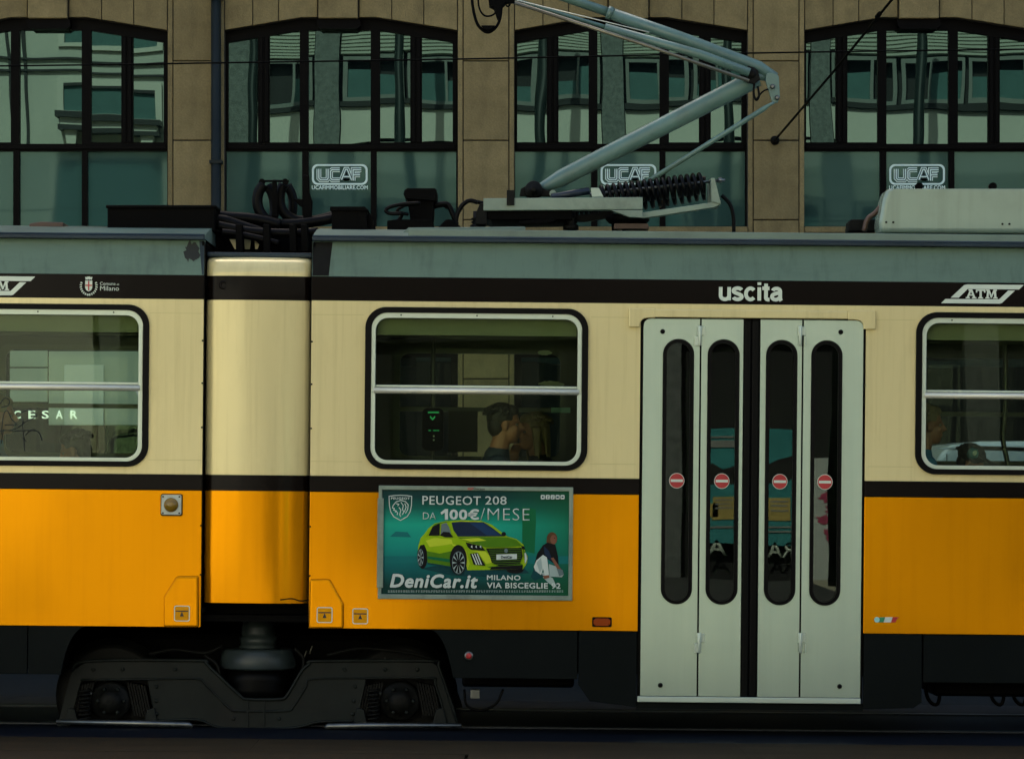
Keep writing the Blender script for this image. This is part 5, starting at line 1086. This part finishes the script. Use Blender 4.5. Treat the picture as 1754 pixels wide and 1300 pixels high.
# ------------------------------------------------------------------ inside the tram
def pole(pts, r=0.016, n='grab_pole'): return MB().tube(spline(pts, 5), r, 10).build(n, 'pole_metal', tram)
pole([Vector((lx(1722, 600, 1.1), 1.1, 2.70)), LV(1722, 690, 1.1), LV(1718, 750, 1.1), LV(1726, 796, 1.1), LV(1728, 850, 1.1)], 0.017)
pole([Vector((lx(741, 740, 1.0), 1.0, 0.75)), Vector((lx(741, 740, 1.0), 1.0, 1.3)), Vector((lx(741, 740, 1.0), 1.0, 2.70))], 0.014)
pole([Vector((XR0 + 0.3, 0.9, 2.45)), Vector((2.5, 0.9, 2.45)), Vector((6.5, 0.9, 2.45))], 0.014, 'grab_rail')
pole([Vector((XL0 + 0.3, 0.9, 2.45)), Vector((-4, 0.9, 2.45)), Vector((XL1 - 0.2, 0.9, 2.45))], 0.014, 'grab_rail')
glow = bpy.data.materials.new('screen_green'); glow.use_nodes = True; MATS['screen_green'] = glow
gb = glow.node_tree.nodes['Principled BSDF']; gb.inputs['Base Color'].default_value = (0.02, 0.3, 0.08, 1); gb.inputs['Emission Color'].default_value = (0.05, 0.9, 0.28, 1); gb.inputs['Emission Strength'].default_value = 0.06
tv = MB().prism(rr(lx(723, 735, .92), lx(760, 735, .92), lz(741, 772, .92), lz(741, 699, .92), 0.035, 5), 0.90, 0.97).build('ticket_validator', 'black_equipment', tram, bevel=0.01)
def TQ(px, py): return L(px, py, 0.895)
MB().prism([TQ(737, 712), TQ(741, 716.5), TQ(745, 712), TQ(745.5, 715), TQ(741, 720), TQ(736.5, 715)], 0.894, 0.898).build('arrow', 'screen_green', tv)
MB().prism([TQ(733, 705), TQ(752, 705), TQ(752, 707.5), TQ(733, 707.5)], 0.894, 0.898).build('screen_line', 'screen_green', tv)
for a_, b_ in ((734, 738), (742, 748), (749, 752)): MB().prism([TQ(a_, 736.5), TQ(b_, 736.5), TQ(b_, 738), TQ(a_, 738)], 0.894, 0.898).build('screen_line', 'screen_green', tv)
for py in (747, 753.5): x, z = TQ(743, py); MB().prism(ring(x, z, 0.006, n=10), 0.894, 0.898).build('button', 'white_vinyl', tv)
MB().prism([L(768, 704, 1.9), L(818, 704, 1.9), L(818, 774, 1.9), L(768, 774, 1.9)], 1.9, 1.905).build('inside_notice', 'interior_floor', tram)
MB().prism([L(944, 698, 2.2), L(977, 698, 2.2), L(977, 707, 2.2), L(944, 707, 2.2)], 2.2, 2.204).build('window_sticker', 'cyan_vinyl', tram)
MB().prism(blob(*L(944, 660, 2.0), 0.085, 0.03, seed=5), 2.0, 2.02).build('ceiling_lamp', 'white_vinyl', tram)  # white blobs painted in for the reflections of lamps
MB().prism(blob(*L(933, 604, 1.6), 0.045, 0.015, seed=6), 1.6, 1.65).build('ceiling_lamp', 'white_vinyl', tram)
def seat(x, y, face):
    s = empty('passenger_seat', (x, y, 0.74), (0, 0, 0 if face > 0 else math.pi), parent=tram)
    MB().prism([(-0.20, 0.40), (0.22, 0.41), (0.24, 0.44), (0.20, 0.455), (-0.18, 0.44)], -0.21, 0.21).build('seat_pan', 'seat_plastic', s, bevel=0.012)
    MB().prism([(-0.21, 0.42), (-0.17, 0.43), (-0.23, 0.84), (-0.26, 0.88), (-0.285, 0.85)], -0.21, 0.21).build('backrest', 'seat_plastic', s, bevel=0.012)
    m = MB(); m.tube([(0, 0, 0), (0, 0, 0.41)], 0.03, 10); m.build('pedestal', 'pole_metal', s)
    return s

# ------------------------------------------------------------------ passengers
for n_, c_, r_ in (('skin', (0.33, 0.145, 0.078), 0.5), ('hair_grey', (0.028, 0.023, 0.016), 0.6), ('hair_fair', (0.20, 0.15, 0.07), 0.6), ('hair_dark', (0.012, 0.010, 0.008), 0.5), ('shirt_navy', (0.022, 0.034, 0.050), 0.8),
                   ('shirt_blue', (0.03, 0.16, 0.30), 0.8), ('jacket_dark', (0.012, 0.013, 0.014), 0.8), ('trousers_dark', (0.02, 0.022, 0.028), 0.8), ('eye_white', (0.22, 0.2, 0.17), 0.5), ('cap_teal', (0.05, 0.20, 0.22), 0.7)):
    pm(n_, c_, rough=r_, var=0.12, vscale=8)
def capsule(m, a, b, ra, rb, n=6):
    a, b = Vector(a), Vector(b)
    m.tube([a.lerp(b, i / n) for i in range(n + 1)], [ra + (rb - ra) * i / n for i in range(n + 1)], 12); m.ball(a, ra, ra, ra); m.ball(b, rb, rb, rb)
def remesh(o, v, smooth=4):
    r = o.modifiers.new('remesh', 'REMESH'); r.mode = 'VOXEL'; r.voxel_size = v; r.use_smooth_shade = True
    s = o.modifiers.new('smooth', 'SMOOTH'); s.iterations = smooth; s.factor = 0.5
def person(px, py, y, turn, label, shirt, hair, long_hair=False, hand_up=False, scale=1.0, cap=None, group='passengers in the tram', nod=0.0):
    x, z = W(px, py, y)
    b = MB()
    b.ball((-0.012, 0, 0.032), 0.096, 0.074, 0.088); b.ball((0.028, 0, -0.045), 0.060, 0.056, 0.075); b.ball((0.052, 0, -0.098), 0.028, 0.030, 0.022)
    b.ball((0.070, 0, 0.020), 0.020, 0.048, 0.016); capsule(b, (0.086, 0, 0.010), (0.108, 0, -0.026), 0.010, 0.013); b.ball((0.094, 0, -0.032), 0.013, 0.017, 0.010)
    b.ball((0.080, 0, -0.060), 0.013, 0.026, 0.007); b.ball((0.078, 0, -0.072), 0.013, 0.022, 0.007); b.ball((0.060, 0.034, -0.03), 0.022, 0.02, 0.024); b.ball((0.060, -0.034, -0.03), 0.022, 0.02, 0.024)
    for s in (-1, 1): b.ball((-0.008, s * 0.078, -0.012), 0.022, 0.009, 0.034, rot=Matrix.Rotation(0.25, 3, 'Y')); b.ball((-0.004, s * 0.074, -0.030), 0.014, 0.012, 0.016)
    capsule(b, (-0.018, 0, -0.06), (-0.055, 0, -0.20), 0.056, 0.064)
    b.ball((-0.06, 0, -0.24), 0.085, 0.16, 0.05); b.ball((-0.05, 0, -0.37), 0.115, 0.175, 0.17); b.ball((-0.045, 0, -0.56), 0.105, 0.15, 0.15); b.ball((-0.03, 0, -0.72), 0.13, 0.17, 0.11)
    arms = {}
    for s in (-1, 1):
        up = hand_up and s == -1
        sh, el = Vector((-0.06, s * 0.185, -0.255)), Vector((0.13, s * 0.17, -0.46)) if up else Vector((-0.01, s * 0.225, -0.53))
        wr = Vector((0.115, s * 0.07, -0.205)) if up else Vector((0.24, s * 0.15, -0.62))
        capsule(b, sh, el, 0.054, 0.042); capsule(b, el, wr, 0.041, 0.027); arms[s] = (sh, el)
        d = (wr - el).normalized(); pc = wr + d * 0.045; b.ball(pc, 0.040, 0.030, 0.042)
        side = d.cross(Vector((0, s, 0))).normalized()
        for i, ln in enumerate((0.062, 0.072, 0.068, 0.052)):
            base = pc + d * 0.028 + side * (0.027 - i * 0.018); knu = base + d * ln * 0.55 + Vector((0, -s * 0.008, 0)); tip = knu + d * ln * 0.35 + Vector((0, -s * 0.028, 0))
            capsule(b, base, knu, 0.0095, 0.0088, 3); capsule(b, knu, tip, 0.0088, 0.0078, 3)
        tb_ = pc - d * 0.01 + side * 0.032; capsule(b, tb_, tb_ + side * 0.026 + d * 0.03, 0.011, 0.010, 3); capsule(b, tb_ + side * 0.026 + d * 0.03, tb_ + side * 0.024 + d * 0.055, 0.010, 0.0085, 3)
        hip, kn, an_ = Vector((-0.02, s * 0.10, -0.74)), Vector((0.40, s * 0.11, -0.73)), Vector((0.40, s * 0.11, -1.12))
        capsule(b, hip, kn, 0.085, 0.058); capsule(b, kn, an_, 0.055, 0.036); capsule(b, an_ + Vector((-0.02, 0, -0.03)), an_ + Vector((0.15, 0, -0.045)), 0.036, 0.030)
    o = b.build('person', 'skin', None); o.location = (x, y, z); o.rotation_euler = (0, nod, turn); o.scale = (scale,) * 3; remesh(o, 0.0075, 3)
    tag(o, label, 'person', group)
    sh_ = MB(); sh_.ball((-0.06, 0, -0.245), 0.098, 0.172, 0.055); sh_.ball((-0.05, 0, -0.37), 0.130, 0.190, 0.185); sh_.ball((-0.045, 0, -0.56), 0.122, 0.168, 0.165); sh_.ball((-0.03, 0, -0.70), 0.14, 0.18, 0.10)
    for s in (-1, 1): sh0, el0 = arms[s]; capsule(sh_, sh0, sh0.lerp(el0, 0.75), 0.068, 0.060)
    capsule(sh_, (-0.042, 0, -0.175), (-0.055, 0, -0.21), 0.066, 0.085, 3)
    t = sh_.build('shirt', shirt, o); remesh(t, 0.012, 4)
    tr = MB(); tr.ball((-0.03, 0, -0.73), 0.145, 0.182, 0.115)
    for s in (-1, 1): capsule(tr, (-0.02, s * 0.10, -0.74), (0.40, s * 0.11, -0.73), 0.098, 0.072); capsule(tr, (0.40, s * 0.11, -0.73), (0.40, s * 0.11, -1.08), 0.070, 0.055)
    t = tr.build('trousers', 'trousers_dark', o); remesh(t, 0.014, 3)
    h = MB(); rnd = random.Random(int(px)); h.ball((-0.024, 0, 0.046), 0.098, 0.083, 0.086); h.ball((-0.060, 0, -0.005), 0.056, 0.075, 0.078); h.ball((0.03, 0, 0.085), 0.055, 0.06, 0.04)
    for i in range(320):
        a_, e_ = rnd.uniform(0, 2 * math.pi), rnd.uniform(0.0, 1.35)
        d = Vector((math.sin(e_) * math.cos(a_), math.sin(e_) * math.sin(a_), math.cos(e_)))
        if d.x > 0.45 and d.z < 0.72: continue
        p = Vector((-0.024, 0, 0.046)) + Vector((d.x * 0.098, d.y * 0.083, d.z * 0.086)); tip = p + d * rnd.uniform(0.006, 0.020) + Vector((-0.018, rnd.uniform(-0.01, 0.01), -0.014)); capsule(h, p, tip, 0.008, 0.003, 2)
    if long_hair:
        for i in range(60):
            a_ = rnd.uniform(0.35, 1.65) * math.pi; p = Vector((-0.02 + 0.085 * math.cos(a_ - math.pi) * -1, 0.08 * math.sin(a_), 0.02)); capsule(h, p, p + Vector((-0.012, 0, -rnd.uniform(0.13, 0.20))), 0.016, 0.007, 3)
    hh_ = h.build('hair', hair, o); remesh(hh_, 0.0042, 1)
    for s in (-1, 1):
        ey = MB(); ey.ball((0.066, s * 0.031, -0.001), 0.011, 0.012, 0.008, mi=0); ey.ball((0.0735, s * 0.031, -0.001), 0.0055, 0.0055, 0.0055, mi=1); ey.build('eye', ['eye_white', 'hair_dark'], o)
    if cap:
        cp = MB()
        for i in range(10):
            pass
        cp.ball((-0.018, 0, 0.060), 0.112, 0.095, 0.088); c_ = cp.build('cap', 'jacket_dark', o)
        br = MB(); br.prism([(0.06, 0.058), (0.17, 0.045), (0.17, 0.052), (0.06, 0.070)], -0.07, 0.07); br.build('cap_peak', 'jacket_dark', c_, bevel=0.004)
        pt = MB(); pt.ball((-0.008, -0.020, 0.068), 0.075, 0.082, 0.062); pt.build('cap_panel', cap, c_)
        pt = MB(); pt.ball((0.012, -0.052, 0.080), 0.025, 0.052, 0.030); pt.build('cap_print', 'white_vinyl', c_)
    seat(*(Matrix.Rotation(-TILT, 3, 'Y') @ Vector((x - 0.07 * math.cos(turn), y, 0))).to_2d(), 1 if math.cos(turn) > 0 else -1)
    return o
person(866, 727, 0.50, R(4), 'short-haired person in a navy T-shirt behind the middle window', 'shirt_navy', 'hair_grey')
person(912, 740, 1.55, R(200), 'fair-haired person with a hand to the chin behind the navy T-shirt', 'jacket_dark', 'hair_fair', long_hair=True, hand_up=True)
person(1590, 728, 0.55, R(8), 'person in a blue top at the left edge of the right window', 'shirt_blue', 'hair_fair')
person(1664, 793, 0.80, R(-20), 'child in a teal patterned cap low in the right window', 'jacket_dark', 'hair_dark', scale=0.85, cap='cap_teal', nod=R(20))
person(0, 712, 0.95, R(10), 'person in a bright blue top at the left edge of the picture', 'shirt_blue', 'hair_fair')
person(128, 772, 1.0, R(170), 'person in a dark jacket bent low in the left window', 'jacket_dark', 'hair_dark', scale=0.98, nod=R(15))
# ------------------------------------------------------------------ white van parked beyond the tram
pm('van_white', (0.62, 0.68, 0.66), rough=0.25, coat=0.5, var=0.03); pm('tyre', (0.012, 0.012, 0.012), rough=0.8)
glass('van_glass', 0.12, base=(0.01, 0.012, 0.012))
van = empty('parked_van', (3.36, 6.2, -0.06)); tag(van, 'white van parked beyond the tram, seen through the right window', 'van')
body = [(0.0, 0.40), (0.0, 1.38), (0.05, 1.78), (0.16, 1.87), (0.4, 1.90), (3.2, 1.92), (3.55, 1.80), (4.05, 1.25), (4.6, 1.08), (4.75, 0.9), (4.75, 0.42)]
MB().prism(body, 0, 1.75).build('body', 'van_white', van, bevel=0.06, seg=4)
for a_, b_ in ((0.25, 1.2), (1.3, 2.25)): MB().prism(rr(a_, b_, 1.15, 1.55, 0.06, 4), -0.006, 0.02).build('side_window', 'van_glass', van)
MB().prism([(2.4, 1.12), (3.75, 1.15), (3.35, 1.62), (2.4, 1.64)], -0.006, 0.02).build('side_window', 'van_glass', van)
m = MB(); m.box(0.3, 3.2, -0.004, 0.01, 1.735, 1.742); m.build('roof_seam', 'rubber', van); m = MB(); m.box(0.122, 0.128, -0.004, 0.01, 1.0, 1.8); m.build('door_seam', 'rubber', van)
for xw in (0.9, 3.85):
    for yw in (-0.03, 1.58): m = MB(); m.lathe((xw, yw, 0.32), [(0.19, 0.0), (0.30, 0.0), (0.32, 0.03), (0.32, 0.17), (0.30, 0.2)], 28, 'y'); wl = m.build('wheel', 'tyre', van); m = MB(); m.lathe((xw, yw, 0.32), [(0.03, -0.004), (0.12, 0.004), (0.188, -0.003)], 20, 'y'); m.build('rim', 'aluminium', wl)
for x_ in (0.02, 4.70): m = MB(); m.box(x_ - 0.03, x_ + 0.03, 0.15, 0.35, 0.85, 1.1); m.build('lamp', 'red_vinyl' if x_ < 1 else 'white_vinyl', van, bevel=0.01)
